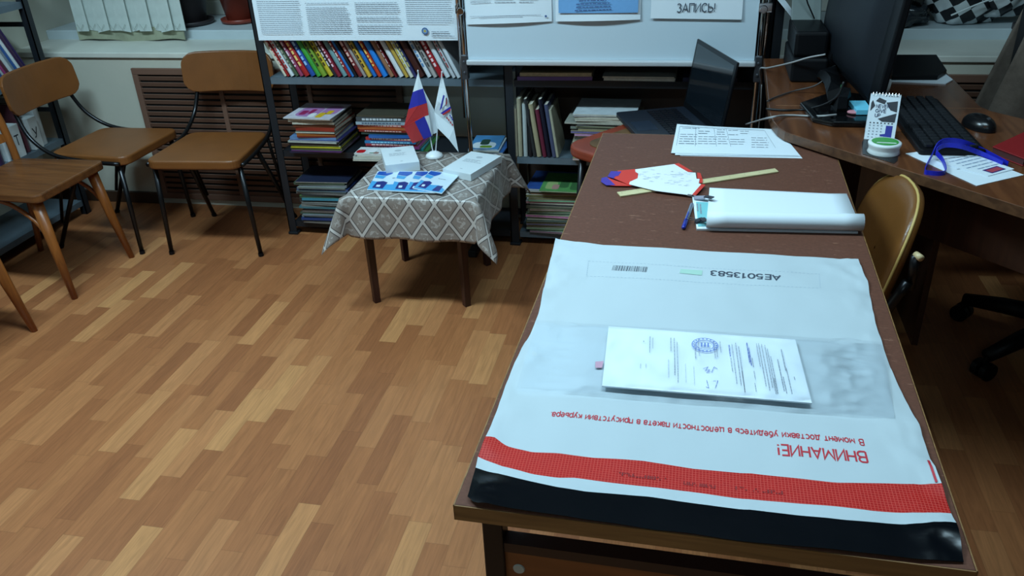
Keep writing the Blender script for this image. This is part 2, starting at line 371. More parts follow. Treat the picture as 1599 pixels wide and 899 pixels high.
# ------------------------------------------------------------------ radiator grilles
GR = mat('brown_grille_plastic', (112,82,68), .5); GRD = mat('grille_dark_back', (20,16,14), .8)
def grille(x0, x1, z0, z1, label, stiles):
    t = thing('radiator_grille', label, 'grille', ((x0+x1)/2, YB-.01, z0), group='radiator grilles under the windows')
    y0 = YB-.016; fw = .028
    MB().box((x0+.01,YB-.003,z0+.01), (x1-.01,YB-.0005,z1-.01)).build('backing', GRD, t)
    f = MB()
    for a, c in (((x0,y0,z0),(x1,YB-.001,z0+fw)), ((x0,y0,z1-fw),(x1,YB-.001,z1)), ((x0,y0,z0+fw),(x0+fw,YB-.001,z1-fw)), ((x1-fw,y0,z0+fw),(x1,YB-.001,z1-fw))): f.box(a, c)
    for xs in stiles: f.box((xs-.011,y0,z0+fw), (xs+.011,YB-.001,z1-fw))
    f.build('frame', GR, t, bevel=.002)
    s = MB(); z = z0+fw+.004
    while z < z1-fw-.012:
        s.bar((x0+fw,y0+.006,z+.007), (x1-fw,y0+.006,z+.007), .004, .0185, up=(0,-.35,.94)); z += .0268
    s.build('louvre_slats', GR, t)
grille(-2.19, -.93, .03, .65, 'brown slatted radiator grille behind the chair below the left window', (-1.77,-1.35))
grille(.75, 2.05, .03, .65, 'brown slatted radiator grille beyond the computer desk below the right window', (1.18,1.61))

# ------------------------------------------------------------------ steel shelving along the back wall
def rack(name, label, posts, shelves, depth_boxes):
    pass
t = thing('shelving_rack', 'long dark metal shelving rack full of books and magazines along the back wall', 'shelving', (-.4,2.43,0))
RY0, RY1 = 2.31, 2.555
RX = (-1.40, -.412, .54)
for x in RX:
    for y in (RY0, RY1-.03):
        p = MB().box((x-.017,y,0), (x+.017,y+.004,1.85)).box((x-.017,y,0), (x-.013,y+.03,1.85))
        o = p.build('post', DARKM, t)
        MB().box((x-.022,y-.006,0), (x+.022,y+.036,.012)).build('foot_plate', DARKM, o, bevel=.003)
for z in (.062, .38, .683, .99, 1.3, 1.6):
    for x0, x1 in ((RX[0]+.012, RX[1]-.02), (RX[1]+.02, RX[2]-.015)):
        s = MB().box((x0,RY0+.006,z-.004), (x1,RY1-.006,z)).box((x0,RY0+.005,z-.026), (x1,RY0+.008,z)).box((x0,RY1-.008,z-.026), (x1,RY1-.005,z))
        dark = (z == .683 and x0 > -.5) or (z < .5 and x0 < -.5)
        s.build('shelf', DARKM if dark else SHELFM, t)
MB().box((RX[1]+.018,RY1-.004,.03), (RX[2]-.016,RY1+.004,1.6)).build('back_panel', mat('right_bay_shade_brown', (66,50,42), .7, var=.1), t)  # added dark brown sheet, stands in for the shade inside the right bay
SH1, SH2, SH3 = .684, .381, .063

# ---- books
def bookobj(name, color, w, d, h, M, label, cat, group, spine_text=None, cover=None, hard=True):
    """w thickness, d depth, h height in the book's own frame (spine towards -y), placed by M"""
    R = random.Random(label)
    cm = mat('cover_%d_%d_%d' % color, color, .35, var=.12, vscale=30)
    t = thing(name, label, cat, group=group)
    t.matrix_world = M
    t.location = M.to_translation(); t.rotation_euler = M.to_euler()
    b = MB(); k = .0012 if w > .006 else .0006
    b.box((0,0,0), (k,d,h)).box((w-k,0,0), (w,d,h))
    b.grid(lambda u, v: (w*u, -math.sin(PI*u)*min(.004, w*.25), h*v), 6, 1)
    o = b.build('cover', cm, t, local=True, recalc=False)
    MB().box((k,.001,.002), (w-k,d-.003,h-.002)).build('page_block', mat('pages', (205,198,180), .8, var=.1, vscale=60), t, local=True)
    if spine_text:
        s = MB(); z = h*.18
        while z < h*.82:
            l = R.uniform(.006,.022); s.poly([(w*.28,-.0046,z), (w*.72,-.0046,z), (w*.72,-.0046,min(z+l,h*.85)), (w*.28,-.0046,min(z+l,h*.85))]); z += l+.006
        s.build('spine_lettering', mat('spine_ink_%d_%d_%d' % spine_text, spine_text, .6), t, local=True)
    return t
row = [  # px0, px1 of the spine foot, colour, colour name, lettering
 (445.5,450,(206,200,180),'cream',None),(450,454,(150,28,26),'red',(220,190,180)),(456,462,(205,210,212),'white',(170,40,40)),(463,468,(70,86,62),'dark green',(170,170,150)),
 (470,476,(150,60,92),'pink',(220,200,210)),(478,486,(168,38,38),'red',(230,200,120)),(487,495,(36,76,150),'blue',(150,190,230)),(497,504,(62,150,58),'green',None),
 (505,513,(120,150,50),'lime green',(20,40,20)),(515,522,(196,172,48),'yellow',(60,50,20)),(523,528,(40,38,48),'black',(210,200,200)),(529,535,(128,30,48),'dark red',(230,190,200)),
 (537,544,(110,146,150),'teal grey',None),(545,549.5,(150,36,40),'red',(230,210,200)),(550,554,(44,110,180),'light blue',None),(555,559,(28,24,26),'black',None),
 (561,568.5,(112,34,36),'maroon',(220,180,170)),(569.5,574,(150,140,136),'grey',None),(576,582.3,(206,164,58),'golden yellow',(40,30,20)),(584,589.7,(30,102,180),'blue',None),
 (591.3,597.2,(190,60,30),'orange red',(240,200,100)),(599.3,607.3,(36,122,206),'bright blue',None),(610,616.8,(150,104,76),'tan',None),(618,620.5,(116,28,34),'dark red',(220,200,200)),
 (624.8,632.2,(208,212,214),'white',None),(634.4,639.7,(186,152,66),'gold',None),(641.8,647.7,(210,206,190),'white',(190,170,60)),(648.3,653,(52,52,96),'navy',(190,180,110)),
 (655.7,665,(64,30,26),'dark brown',None),(668.4,674.8,(212,216,220),'white',(80,130,180)),(678,684,(168,162,158),'grey',(60,60,60)),(686.5,695,(160,30,38),'red',(230,200,200)),
 (697.1,704.5,(204,210,214),'white',None),(707.8,713,(190,192,196),'pale grey',(150,60,60)),(715,721,(204,210,216),'white',None)]
LEAN = math.radians(26)
nsame = {}
xprev = -9
for i, (p0, p1, c, cn, st) in enumerate(row):
    A = AT(p0, 119, y=RY0+.02).x; B = AT(p1, 119, y=RY0+.02).x
    A = max(A, xprev+.0004); xprev = max(B, A+.004); wx = xprev-A
    th = wx*math.cos(LEAN)
    M = Matrix.Translation((A, RY0+.012+random.random()*.008, SH1+.0008)) @ Matrix.Rotation(-LEAN, 4, 'Y')
    bookobj('book', c, th, .165+random.random()*.02, min(.235+random.random()*.03, .165+.017*i), M,
        '%s book leaning left, %s from the left in the row on the upper shelf' % (cn, ORD[i]), 'book', 'books leaning on the upper shelf', st)

# ---- piles of magazines
def pile(cx, yf, z, items, where, group, seed, w0=.2, d0=.21, name='magazine'):
    R = random.Random(seed); n = len(items); zs = []
    for k, it in enumerate(reversed(items)):          # items listed from the top down
        th, c, cn = it[:3]; o = it[3] if len(it) > 3 else {}
        w = o.get('w', w0+R.uniform(-.012,.012)); d = o.get('d', d0+R.uniform(-.01,.006))
        dx = o.get('dx', R.uniform(-.009,.009)); rz = o.get('rz', R.uniform(-.045,.045)); dy = o.get('dy', R.uniform(0,.012))
        rank = n-1-k
        pos = 'topmost' if rank == 0 else 'bottom one' if rank == n-1 else ORD[rank]+' from the top'
        lab = '%s %s, %s in the %s' % (cn, o.get('kind', 'magazine'), pos, where)
        nm = 'book' if o.get('kind') == 'book' else name
        t = thing(nm, lab, nm, (cx+dx, yf+dy, z), rz, group)
        cv = mat('cover_%d_%d_%d' % c, c, .35, var=.12, vscale=30)
        kk = min(.001, th*.2)
        b = MB().box((-w/2,0,0), (w/2,d,kk)).box((-w/2,0,th-kk), (w/2,d,th))
        if o.get('spine', False): b.box((-w/2,-.0005,0), (w/2,.0012,th))
        b.build('cover', cv, t, local=True)
        pc = o.get('page', (190,184,168))
        MB().box((-w/2+.001,.0005 if not o.get('spine') else .0013,kk), (w/2-.0015,d-.001,th-kk)).build('page_block', mat('pages_%d_%d_%d' % pc, pc, .8, var=.15, vscale=80), t, local=True)
        if 'letter' in o:
            s = MB(); x = -w*.38
            while x < w*.36:
                l = R.uniform(.006,.016); s.poly([(x,-.0008,th*.28), (x+l,-.0008,th*.28), (x+l,-.0008,th*.75), (x,-.0008,th*.75)]); x += l+.003
            s.build('spine_lettering', mat('spine_ink_%d_%d_%d' % o['letter'], o['letter'], .6), t, local=True)
        if 'pic' in o:
            s = MB()
            for (x0,y0,x1,y1,ci) in o['pic'][1]:
                P = rrect((x1-x0)*w, (y1-y0)*d, min((x1-x0)*w, (y1-y0)*d)*.35, 4, (x0+x1)/2*w-w/2, (y0+y1)/2*d)
                s.poly([(x,y,th+.0003+.00005*ci) for x, y in P], ci)
            s.build('cover_picture', [mat('print_%d_%d_%d' % q, q, .35) for q in o['pic'][0]], t, local=True)
        z += th+.0003
    return z
Z = AT
pile(AT(497,240,y=RY0).x, RY0-.03, SH2, [
 (.004,(196,190,200),'white picture-covered',{'w':.205,'dx':-.008,'dy':-.012,'rz':-.05,'pic':([(170,120,170),(150,40,90),(210,170,40),(225,225,225)],[(.14,.12,.6,.75,0),(.62,.3,.95,.85,0),(.2,.22,.34,.5,1),(.36,.3,.46,.6,1),(.45,.1,.58,.35,3),(.62,.08,.76,.40,2),(.74,.3,.86,.55,2)])}),
 (.014,(64,58,52),'dark brown',{'w':.19}),(.012,(46,44,44),'charcoal',{'w':.18,'dx':.01}),(.012,(110,60,40),'rusty brown',{'w':.18,'dx':.01,'spine':True}),(.016,(140,48,34),'red brown',{'w':.17,'dx':.012,'spine':True}),(.007,(60,92,84),'dark teal',{'w':.17,'dx':.012}),
 (.012,(150,84,40),'orange brown',{'w':.165,'dx':.014,'spine':True}),(.005,(120,34,32),'dark red',{'w':.165,'dx':.014,'spine':True}),(.012,(96,128,168),'light blue',{'w':.2,'dx':-.004,'spine':True}),
 (.004,(50,50,110),'indigo',{'w':.215}),(.006,(150,160,160),'pale grey',{'w':.215}),(.010,(22,22,26),'black',{'w':.21,'spine':True}),(.006,(30,34,38),'charcoal',{'w':.215,'dx':.004}),
 (.004,(188,176,40),'yellow',{'w':.215,'spine':True}),(.005,(28,28,30),'black',{'w':.22}),(.004,(96,110,60),'olive',{'w':.22,'spine':True}),(.006,(84,50,96),'purple',{'w':.22,'spine':True}),
 (.008,(34,36,60),'dark navy',{'w':.22,'spine':True})], 'left pile on the middle shelf', 'pile at left on the middle shelf', 3)
B_ = {'kind':'book','spine':True}
pile(AT(606,240,y=RY0).x, RY0+.005, SH2, [
 (.008,(70,66,56),'dark olive',{**B_,'w':.2,'dx':-.02}),(.018,(64,70,74),'dark grey',{**B_,'w':.205,'dx':-.02,'letter':(190,195,200)}),(.012,(150,166,176),'pale blue grey',{**B_,'w':.21,'dx':-.02,'letter':(80,90,110)}),(.008,(160,40,36),'red',{**B_,'w':.21,'dx':-.018,'letter':(220,190,180)}),
 (.013,(176,92,48),'orange',{**B_,'w':.212,'dx':-.018}),(.007,(128,36,30),'brick red',{**B_,'w':.2,'dx':-.016,'letter':(220,190,180)}),(.012,(48,70,66),'dark green',{**B_,'w':.22,'dx':.0}),
 (.011,(40,92,158),'blue',{**B_,'w':.19,'dx':.02}),(.012,(170,46,44),'red with pale lettering',{**B_,'w':.21,'dx':.012,'letter':(228,196,180)}),(.010,(38,110,158),'teal blue',{**B_,'w':.215,'dx':.012,'letter':(150,200,220)}),
 (.011,(156,40,52),'crimson',{**B_,'w':.215,'dx':.014,'letter':(226,190,190)}),(.011,(128,58,110),'plum',{**B_,'w':.225,'dx':.02,'letter':(200,170,200)}),(.008,(40,120,126),'turquoise',{**B_,'w':.23,'dx':.03}),
 (.009,(56,104,52),'leaf green',{**B_,'w':.25,'dx':.04})], 'pile behind the flags', 'pile behind the flags on the middle shelf', 5, d0=.19, name='book')
pile(AT(578,255,y=2.22).x, 2.215, SH2, [
 (.006,(214,216,214),'white, red and green covered',{'pic':([(190,30,36),(90,130,90),(150,110,96),(225,228,228)],[(.02,.1,.32,.6,0),(.4,.2,.7,.8,3),(.5,.1,.72,.5,1),(.66,.05,.85,.3,2)]),'page':(190,186,176)}),
 (.006,(196,196,190),'off-white',{}),(.007,(180,178,170),'pale grey',{}),(.007,(160,158,150),'light grey',{})], 'short stack beside the tablecloth', 'short stack on the middle shelf edge', 9, w0=.125, d0=.085)
pile(AT(757,240,y=RY0).x, RY0-.01, SH2, [
 (.004,(70,130,180),'blue and white picture',{'w':.12,'rz':.04,'pic':([(210,220,226),(40,70,60),(110,150,40)],[(.08,.05,.85,.5,0),(.3,.3,.6,.7,1),(.35,.1,.75,.25,2)])}),
 (.006,(178,190,196),'pale',{'w':.125}),(.006,(46,90,150),'blue',{'w':.13}),(.005,(60,90,60),'green',{'w':.125}),(.007,(40,44,48),'dark grey',{'w':.13})], 'stack right of the chrome post', 'small stack right of the chrome post', 10, w0=.13, d0=.17)
cl = [((96,104,104),'grey'),((126,132,124),'sage'),((70,84,70),'dull green'),((52,62,84),'slate blue'),((140,140,130),'pale beige'),((60,52,48),'dark brown'),((86,120,70),'green'),((110,104,98),'warm grey'),((40,60,110),'blue'),((120,124,128),'silver grey'),((90,70,60),'brown'),((70,110,118),'teal'),((150,150,144),'off-white'),((60,130,150),'turquoise'),((44,46,50),'charcoal')]
def many(n, tmin, tmax, seed, extra=None):
    R = random.Random(seed); out = []
    for i in range(n):
        c, cn = cl[(i*7+seed) % len(cl)]
        q = R.uniform(.45,1.0); out.append((R.uniform(tmin,tmax), c, cn, {'page': tuple(int((v*.5+60)*q) for v in c), 'spine': R.random() < .4, 'dx': R.uniform(-.013,.013), 'rz': R.uniform(-.05,.05)}))
    return out
pile(AT(512,345,y=RY0).x, RY0-.015, SH3, [(.004,(34,40,62),'dark blue glossy',{'rz':.05})]+many(21, .0055, .0105, 2), 'bottom shelf pile left of the tablecloth', 'pile at left on the bottom shelf', 12, w0=.225, d0=.2)
# right bay
cr_ = [((176,168,146),'cream'),((150,142,120),'yellowed'),((190,186,170),'off-white'),((120,112,96),'tan'),((160,160,154),'pale grey'),((96,92,84),'grey brown'),((140,126,92),'straw coloured')]
def creams(n, seed, a=.004, b_=.011):
    R = random.Random(seed); return [(R.uniform(a,b_),)+cr_[(i*3+seed) % 7]+({'page':tuple(int(v*R.uniform(.6,1)) for v in cr_[(i*5+seed) % 7][0]),'dx':R.uniform(-.014,.014),'rz':R.uniform(-.05,.05)},) for i in range(n)]
top = [(.006,(196,204,208),'white glossy',{'w':.235,'dx':.02,'rz':-.03}),(.005,(60,56,90),'dark violet',{'w':.23,'dx':.02}),(.007,(186,180,160),'cream',{'w':.225,'dx':.02}),(.008,(140,136,128),'grey',{'w':.23,'dx':.025}),
 (.006,(170,164,148),'yellowed',{'w':.23,'dx':.03,'rz':-.05}),(.005,(150,150,140),'pale grey',{'w':.26,'dx':-.0,'rz':-.04})]
zt = pile(AT(935,248,y=RY0).x, RY0-.02, SH2, top+creams(20, 5), 'pile behind the orange stool', 'pile behind the orange stool', 21, w0=.185, d0=.21)
ub = [(803,809,(186,178,156),'cream'),(810,816,(168,160,136),'yellowed'),(818,824,(176,184,184),'pale grey'),(826,831,(30,30,34),'black'),(832,837,(50,52,54),'charcoal'),(838,845,(166,154,124),'tan'),(847,853,(104,38,58),'crimson'),(854,860,(26,28,44),'dark navy'),(862,868,(74,80,108),'dull blue'),(868,872,(170,166,144),'beige')]
for i, (p0, p1, c, cn) in enumerate(ub):
    A = AT(p0, 243, y=RY0+.01).x; B = AT(p1, 243, y=RY0+.01).x; w = max(.004, (B-A)*.95)
    ln = math.radians(0 if i < 4 else 8)
    if i >= 4: A += .002
    M = Matrix.Translation((A, RY0+.01, SH2+.001)) @ Matrix.Rotation(-ln, 4, 'Y')
    bookobj('book', c, w*math.cos(ln), .17, .19+.02*((i*5) % 3), M, '%s upright book, %s from the dark middle post of the shelving' % (cn, ORD[i]), 'book', 'upright books right of the middle post')
pile(AT(868,355,y=RY0).x, RY0-.01, SH3, [(.004,(86,140,80),'green picture',{'w':.18,'dx':.03,'dy':-.02,'pic':([(60,100,60),(150,170,110),(170,130,120)],[(.1,.1,.35,.5,1),(.4,.2,.6,.6,0),(.25,.1,.4,.35,2),(.65,.1,.9,.6,0)])}),(.006,(44,76,140),'blue',{'w':.2,'dx':-.02}),(.005,(150,150,146),'pale grey',{'w':.22})]+creams(20, 3, .005, .0115), 'bottom shelf pile right of the tablecloth', 'pile at right on the bottom shelf', 31, w0=.235, d0=.21)
pile(AT(868,112,y=RY0).x, RY0-.005, SH1, [(.014,(150,132,100),'tan paged',{'w':.27,'page':(168,150,118),'kind':'folder'}),(.014,(92,70,130),'purple',{'w':.28,'spine':True,'kind':'folder'})], 'flat pair under the left half of the whiteboard', 'flat folders on the upper shelf', 41, d0=.2, name='folder')
pile(AT(1000,112,y=RY0).x, RY0-.005, SH1, [(.006,(150,148,142),'grey',{'w':.26,'kind':'folder'}),(.012,(176,176,170),'pale grey',{'w':.26,'kind':'folder','page':(190,190,182)})], 'flat pair under the middle of the whiteboard', 'flat folders on the upper shelf', 42, d0=.2, name='folder')
pile(AT(1112,115,y=RY0).x, RY0-.005, SH1, [(.014,(30,36,66),'navy',{'w':.19,'spine':True,'kind':'folder'})], 'gap behind the laptop screen', 'flat folders on the upper shelf', 43, d0=.2, name='folder')

# ------------------------------------------------------------------ left bookcase by the window
LX = -2.5
t = thing('bookcase', 'dark metal bookcase standing against the left wall behind the chairs', 'bookcase', (-2.6,1.75,0))
for y in (1.12, 2.43):
    for x in (LX-.03, LX-.28):
        MB().box((x,y-.016,0), (x+.03,y-.012,1.9)).box((x+.026,y-.016,0), (x+.03,y+.016,1.9)).build('post', DARKM, t)
for z in (.07, .372, .67, .965, 1.28, 1.6):
    MB().box((LX-.275,1.125,z-.004), (LX-.012,2.42,z)).box((LX-.012,1.125,z-.026), (LX-.008,2.42,z)).build('shelf', SHELFM, t)
for z in (.50, .87, .24):
    MB().bar((LX-.27,2.432,z), (LX-.015,2.432,z), .004, .02).build('side_brace', DARKM, t)
lb = [((40,80,140),'blue'),((206,212,214),'white'),((150,60,110),'magenta'),((50,36,80),'dark purple'),((196,200,200),'white'),((110,112,116),'grey'),((50,90,150),'blue'),((170,174,178),'silver'),((60,40,70),'violet'),((90,50,60),'maroon'),((40,44,50),'black'),((120,130,140),'grey blue')]
ly = 2.36
for i in range(12):
    c, cn = lb[(i*5+3) % 12]; w = .011+.007*((i*3) % 4)/3; ln = math.radians(24); ly -= w/math.cos(ln)+.0008
    M = Matrix.Translation((LX-.012, ly, .6715)) @ Matrix.Rotation(PI/2, 4, 'Z') @ Matrix.Rotation(-ln, 4, 'Y') 
    bookobj('book', c, w, .2, .25, M, '%s book leaning on the left bookcase, %s from the post by the window' % (cn, ORD[i]), 'book', 'leaning books on the left bookcase')
def divider(letter, y, label):
    t = thing('index_box', label, 'box', (LX-.12,y,.373), group='lettered index boxes on the left bookcase')
    MB().box((LX-.2,y-.026,.373), (LX-.012,y+.026,.512)).build('box_body', mat('index_box_white', (205,210,210), .6), t, bevel=.002)
    text(letter, 'printed_letter', INK_D, t, (LX-.0115,y-.014,.425), (0,1,0), (0,0,1), .042, width=.026)
divider('Т', 2.165, 'white index box with a printed letter T on the left bookcase')
divider('У', 2.275, 'white index box with a printed letter resembling Y on the left bookcase')
for i in range(10):
    c, cn = lb[(i*7+1) % 12]; w = .02+.01*((i*3) % 4)/3
    y = 2.12-i*.042
    if i >= 8: y = 2.237 if i == 8 else 2.345
    M = Matrix.Translation((LX-.03, y-w, .373)) @ Matrix.Rotation(PI/2, 4, 'Z')
    bookobj('book', c, w, .19, .21, M, '%s book on the left bookcase, %s' % (cn, ('standing between the two lettered boxes' if i == 8 else 'standing right of both lettered boxes' if i == 9 else ORD[i]+' to the left of the lettered boxes')), 'book', 'upright books on the left bookcase')

# ------------------------------------------------------------------ chairs
def chair_metal(label):
    t = thing('chair', label, 'chair', group='brown seated chairs along the left')
    def seat(u, v): pass
    P = []
    for x, y in rrect(.39, .37, .045, 6, 0, 0):
        k = 1-.10*((y+.185)/.37); P.append((x*k, y))
    MB().prism(P, .388, .425).build('seat', SEATV, t, local=True, bevel=.008, bseg=3)
    # curved backrest
    bk = MB()
    def bw(x, z, off): return Vector((x, .285+off-.9*x*x+ (z)*.12+.02, .655+z))
    xs = [-.205*math.cos(PI*i/16) for i in range(17)]
    def half(x):
        a = abs(x)
        return .083 if a < .15 else .083-.055+math.sqrt(max(0, .055**2-(a-.15)**2))
    vs = []; fs = []
    for off in (0, .016):
        for x in xs:
            hh = max(.012, half(x))
            for k in range(5): vs.append(bw(x, -hh+2*hh*k/4, off))
    N_ = 17*5
    for i in range(16):
        for k in range(4):
            a = i*5+k; fs += [(a,a+5,a+6,a+1), (N_+a+1,N_+a+6,N_+a+5,N_+a)]
        fs += [(i*5,N_+i*5,N_+i*5+5,i*5+5), (i*5+4,i*5+9,N_+i*5+9,N_+i*5+4)]
    for k in range(4): fs += [(k,k+1,N_+k+1,N_+k), (80+k,N_+80+k,N_+81+k,81+k)]
    bk.add(vs, fs); bk.build('backrest', SEATV, t, local=True, bevel=.005, bseg=2, smooth=False)
    for s in (-1, 1):
        MB().tube(bez([(s*.199,-.155,.398),(s*.197,.0,.404),(s*.19,.15,.425),(s*.178,.245,.485),(s*.165,.29,.57),(s*.155,.307,.64)], 6), .0085).build('side_rail', TUBE, t, local=True, smooth=True)
        o = MB().cyl((s*.18,-.14,.39), (s*.198,-.148,.0), .0105, .009).build('leg', TUBE, t, local=True, smooth=True)
        MB().cyl((s*.197,-.148,.014), (s*.198,-.148,0), .011).build('foot_cap', BLACKP, o, local=True)
        o = MB().cyl((s*.165,.06,.39), (s*.195,.255,.0), .0105, .009).build('leg', TUBE, t, local=True, smooth=True)
        MB().cyl((s*.194,.248,.014), (s*.195,.255,0), .011).build('foot_cap', BLACKP, o, local=True)
        MB().cyl((s*.192,.13,.41), (s*.185,.215,.12), .007).build('brace', TUBE, t, local=True, smooth=True)
    MB().cyl((-.165,.05,.384), (.165,.05,.384), .008).cyl((-.18,-.14,.38), (.18,-.14,.38), .008).build('under_frame', TUBE, t, local=True)
    return t
ca = chair_metal('brown leatherette chair with dark tube legs in front of the radiator grille')
ca.location = (-1.652, 2.222, 0); ca.rotation_euler = (0,0,.07)
dup(ca, (-2.115, 2.25, 0), PI/2-.02, 'brown leatherette chair with its back to the left bookcase, seat pointing right')
def chair_wood(label):
    t = thing('wooden_chair', label, 'chair', group='varnished wooden chairs at the left edge')
    P = [(x*(1-.08*((y+.185)/.38)), y) for x, y in rrect(.385, .395, .03, 5, 0, .01)]
    MB().prism(P, .392, .425).build('seat', VARNS, t, local=True, bevel=.006, bseg=2)
    for s in (-1, 1):
        MB().tube([(s*.155,-.14,.395),(s*.166,-.165,.2),(s*.18,-.195,0)], [.022,.018,.0115], 12).build('leg', VARN, t, local=True, smooth=True)
        MB().tube(bez([(s*.185,.255,0),(s*.172,.215,.25),(s*.168,.205,.43),(s*.165,.225,.62),(s*.16,.262,.80)], 5), [.012]*5+[.014]*5+[.015]*5+[.013]*5+[.011], 10).build('back_post', VARN, t, local=True, smooth=True)
        MB().tube(bez([(s*.166,-.165,.205),(s*.16,-.12,.30),(s*.155,-.03,.365),(s*.155,.06,.39)], 6), .0085, 8).build('brace', VARN, t, local=True, smooth=True)
    for z0, z1 in ((.725,.795), (.5,.53)):
        y = lambda z: .205+(z-.43)*.155
        b = MB(); 
        b.grid(lambda u, v: (-.16+.32*u, y(z0+(z1-z0)*v)+.012*math.sin(PI*u)-.006, z0+(z1-z0)*v), 10, 2)
        b.grid(lambda u, v: (.16-.32*u, y(z0+(z1-z0)*v)+.012*math.sin(PI*u)+.008, z0+(z1-z0)*v), 10, 2)
        b.build('back_rail', VARN, t, local=True)
    return t
cc = chair_wood('varnished wooden chair with tan tapered legs in front of the left bookcase')
cc.location = (-2.195, 1.835, 0); cc.rotation_euler = (0,0,PI/2-.02)
dup(cc, (-2.19, 1.235, 0), PI/2-.02, 'wooden chair cut off by the left edge, only a tapered leg showing')

# ------------------------------------------------------------------ left window things
CUR = mat('yellowed_white_fabric', (196,205,200), .8, var=.08, vscale=20)
t = thing('vertical_blind', 'bunched white vertical blind hanging in the left window', 'blind', (-2.33,2.8,.75))
for i in range(10):
    x0 = -2.585+i*.055
    b = MB(); dz = .006*math.sin(i*2.1)
    b.slab([(x0,2.80+.012*(i % 2),.765+dz), (x0+.07,2.79+.012*(i % 2),.768-dz), (x0+.068,2.79+.012*(i % 2),1.9), (x0+.0,2.80+.012*(i % 2),1.9)], (0,.002,0))
    o = b.build('slat', CUR, t)
    MB().tube([(x0+.01,2.795+.012*(i % 2),.80), (x0+.03,2.788+.012*(i % 2),.775), (x0+.05,2.786+.012*(i % 2),.80)], .0012, 5).build('bottom_chain', mat('blind_chain', (160,166,160), .5), o)
MB().box((-2.7,2.77,1.9), (-1.6,2.83,1.94)).build('head_rail', SILLM, t, bevel=.004)
MB().grid(lambda u, v: (-2.60+.56*u, 2.815+.006*math.sin(u*23), .722+.006*math.sin(u*9)+.06*v), 40, 3).build('hem_strip', mat('greenish_fabric', (150,152,128), .85, var=.15, vscale=14), t, solid=.006)
def pot(name, label, c, r, h, col, z):
    t = thing(name, label, 'plant pot', (c[0],c[1],z))
    MB().lathe([(r*.9,0),(r*1.12,.004),(r*1.16,.02),(r*1.1,.022),(r*.9,.008)], (c[0],c[1],z), 32).build('saucer', col, t, smooth=True)
    MB().lathe([(r*.72,.008),(r*.78,.012),(r*1.05,h-.03),(r*1.12,h-.03),(r*1.13,h),(r*1.02,h),(r*.98,h-.025)], (c[0],c[1],z), 32).build('pot', col, t, smooth=True)
    MB().lathe([(0.001,h-.035),(r*1.0,h-.03),(r*.98,h-.025)], (c[0],c[1],z), 24).build('soil', mat('soil', (50,38,30), .9, bump=.5), t)
    L_ = mat('leaf_green', (58,98,48), .45, var=.25, vscale=9)
    for k in range(7):
        a = k*.9; q = Vector((c[0]+math.cos(a)*r*.4, c[1]+math.sin(a)*r*.4, z+h-.03)); w = Vector((-math.sin(a),math.cos(a),0))*.018; d = Vector((math.cos(a),math.sin(a),0))
        MB().grid(lambda u, v: q+w*(u-.5)*2*(1-.9*v**2)+d*.09*v*v+Vector((0,0,.3*v+.01*abs(u-.5))), 4, 8).build('leaf', L_, t, solid=.002)
TERR = mat('terracotta_plastic', (128,52,38), .4, var=.08)
pot('plant_pot', 'red brown flower pot with saucer on the left window sill', AT(377,31,z=.768).to_2d(), .082, .16, TERR, .7605)
pot('plant_pot', 'dark flower pot behind the blind on the left window sill', AT(296,24,z=.80).to_2d(), .095, .2, mat('dark_pot', (52,46,48), .45), .7605)

# ------------------------------------------------------------------ poster, whiteboard
t = thing('poster', 'large white poster with columns of small print hanging on the shelving', 'poster', (-.98,2.29,.834))
px0, px1, pz0, pz1, py = -1.386, -.583, .834, 1.62, 2.290
MB().grid(lambda u, v: (px0+(px1-px0)*u, py-.006*math.sin(PI*u)*(1-v)*.6-.003*max(0,.06-u)*(1-v)*20, pz0+(pz1-pz0)*v), 24, 8).build('sheet', PAPER, t, solid=.0008)
b = MB()
xs = [px0+.02+i*.196 for i in range(4)]
for i, x in enumerate(xs):
    zb = .857 if i < 3 else .893
    rows = int((1.55-zb)/.0072)
    para(b, (x,py-.0085,zb+rows*.0072), (1,0,0), (0,0,1), .175, rows, .0072, .0024, rag=.05, seed=i+3)
para(b, (px1-.105,py-.007,.868), (1,0,0), (0,0,1), .09, 3, .008, .0028, seed=20)
b.build('printed_text', INK, t)
e = AT(663.5, 48.5, y=py-.008)
b = MB(); Mx = Matrix.Rotation(PI/2, 4, 'X')
b.disc(e, .0125, 0, Mx, 28); b.disc(e+Vector((0,-.0003,0)), .0088, 1, Mx, 28); b.disc(e+Vector((0,-.0006,0)), .0045, 2, Mx, 6)
b.build('emblem', [mat('emblem_blue', (60,90,140), .5), mat('emblem_pale', (120,150,180), .5), mat('emblem_gold', (190,160,70), .5)], t)

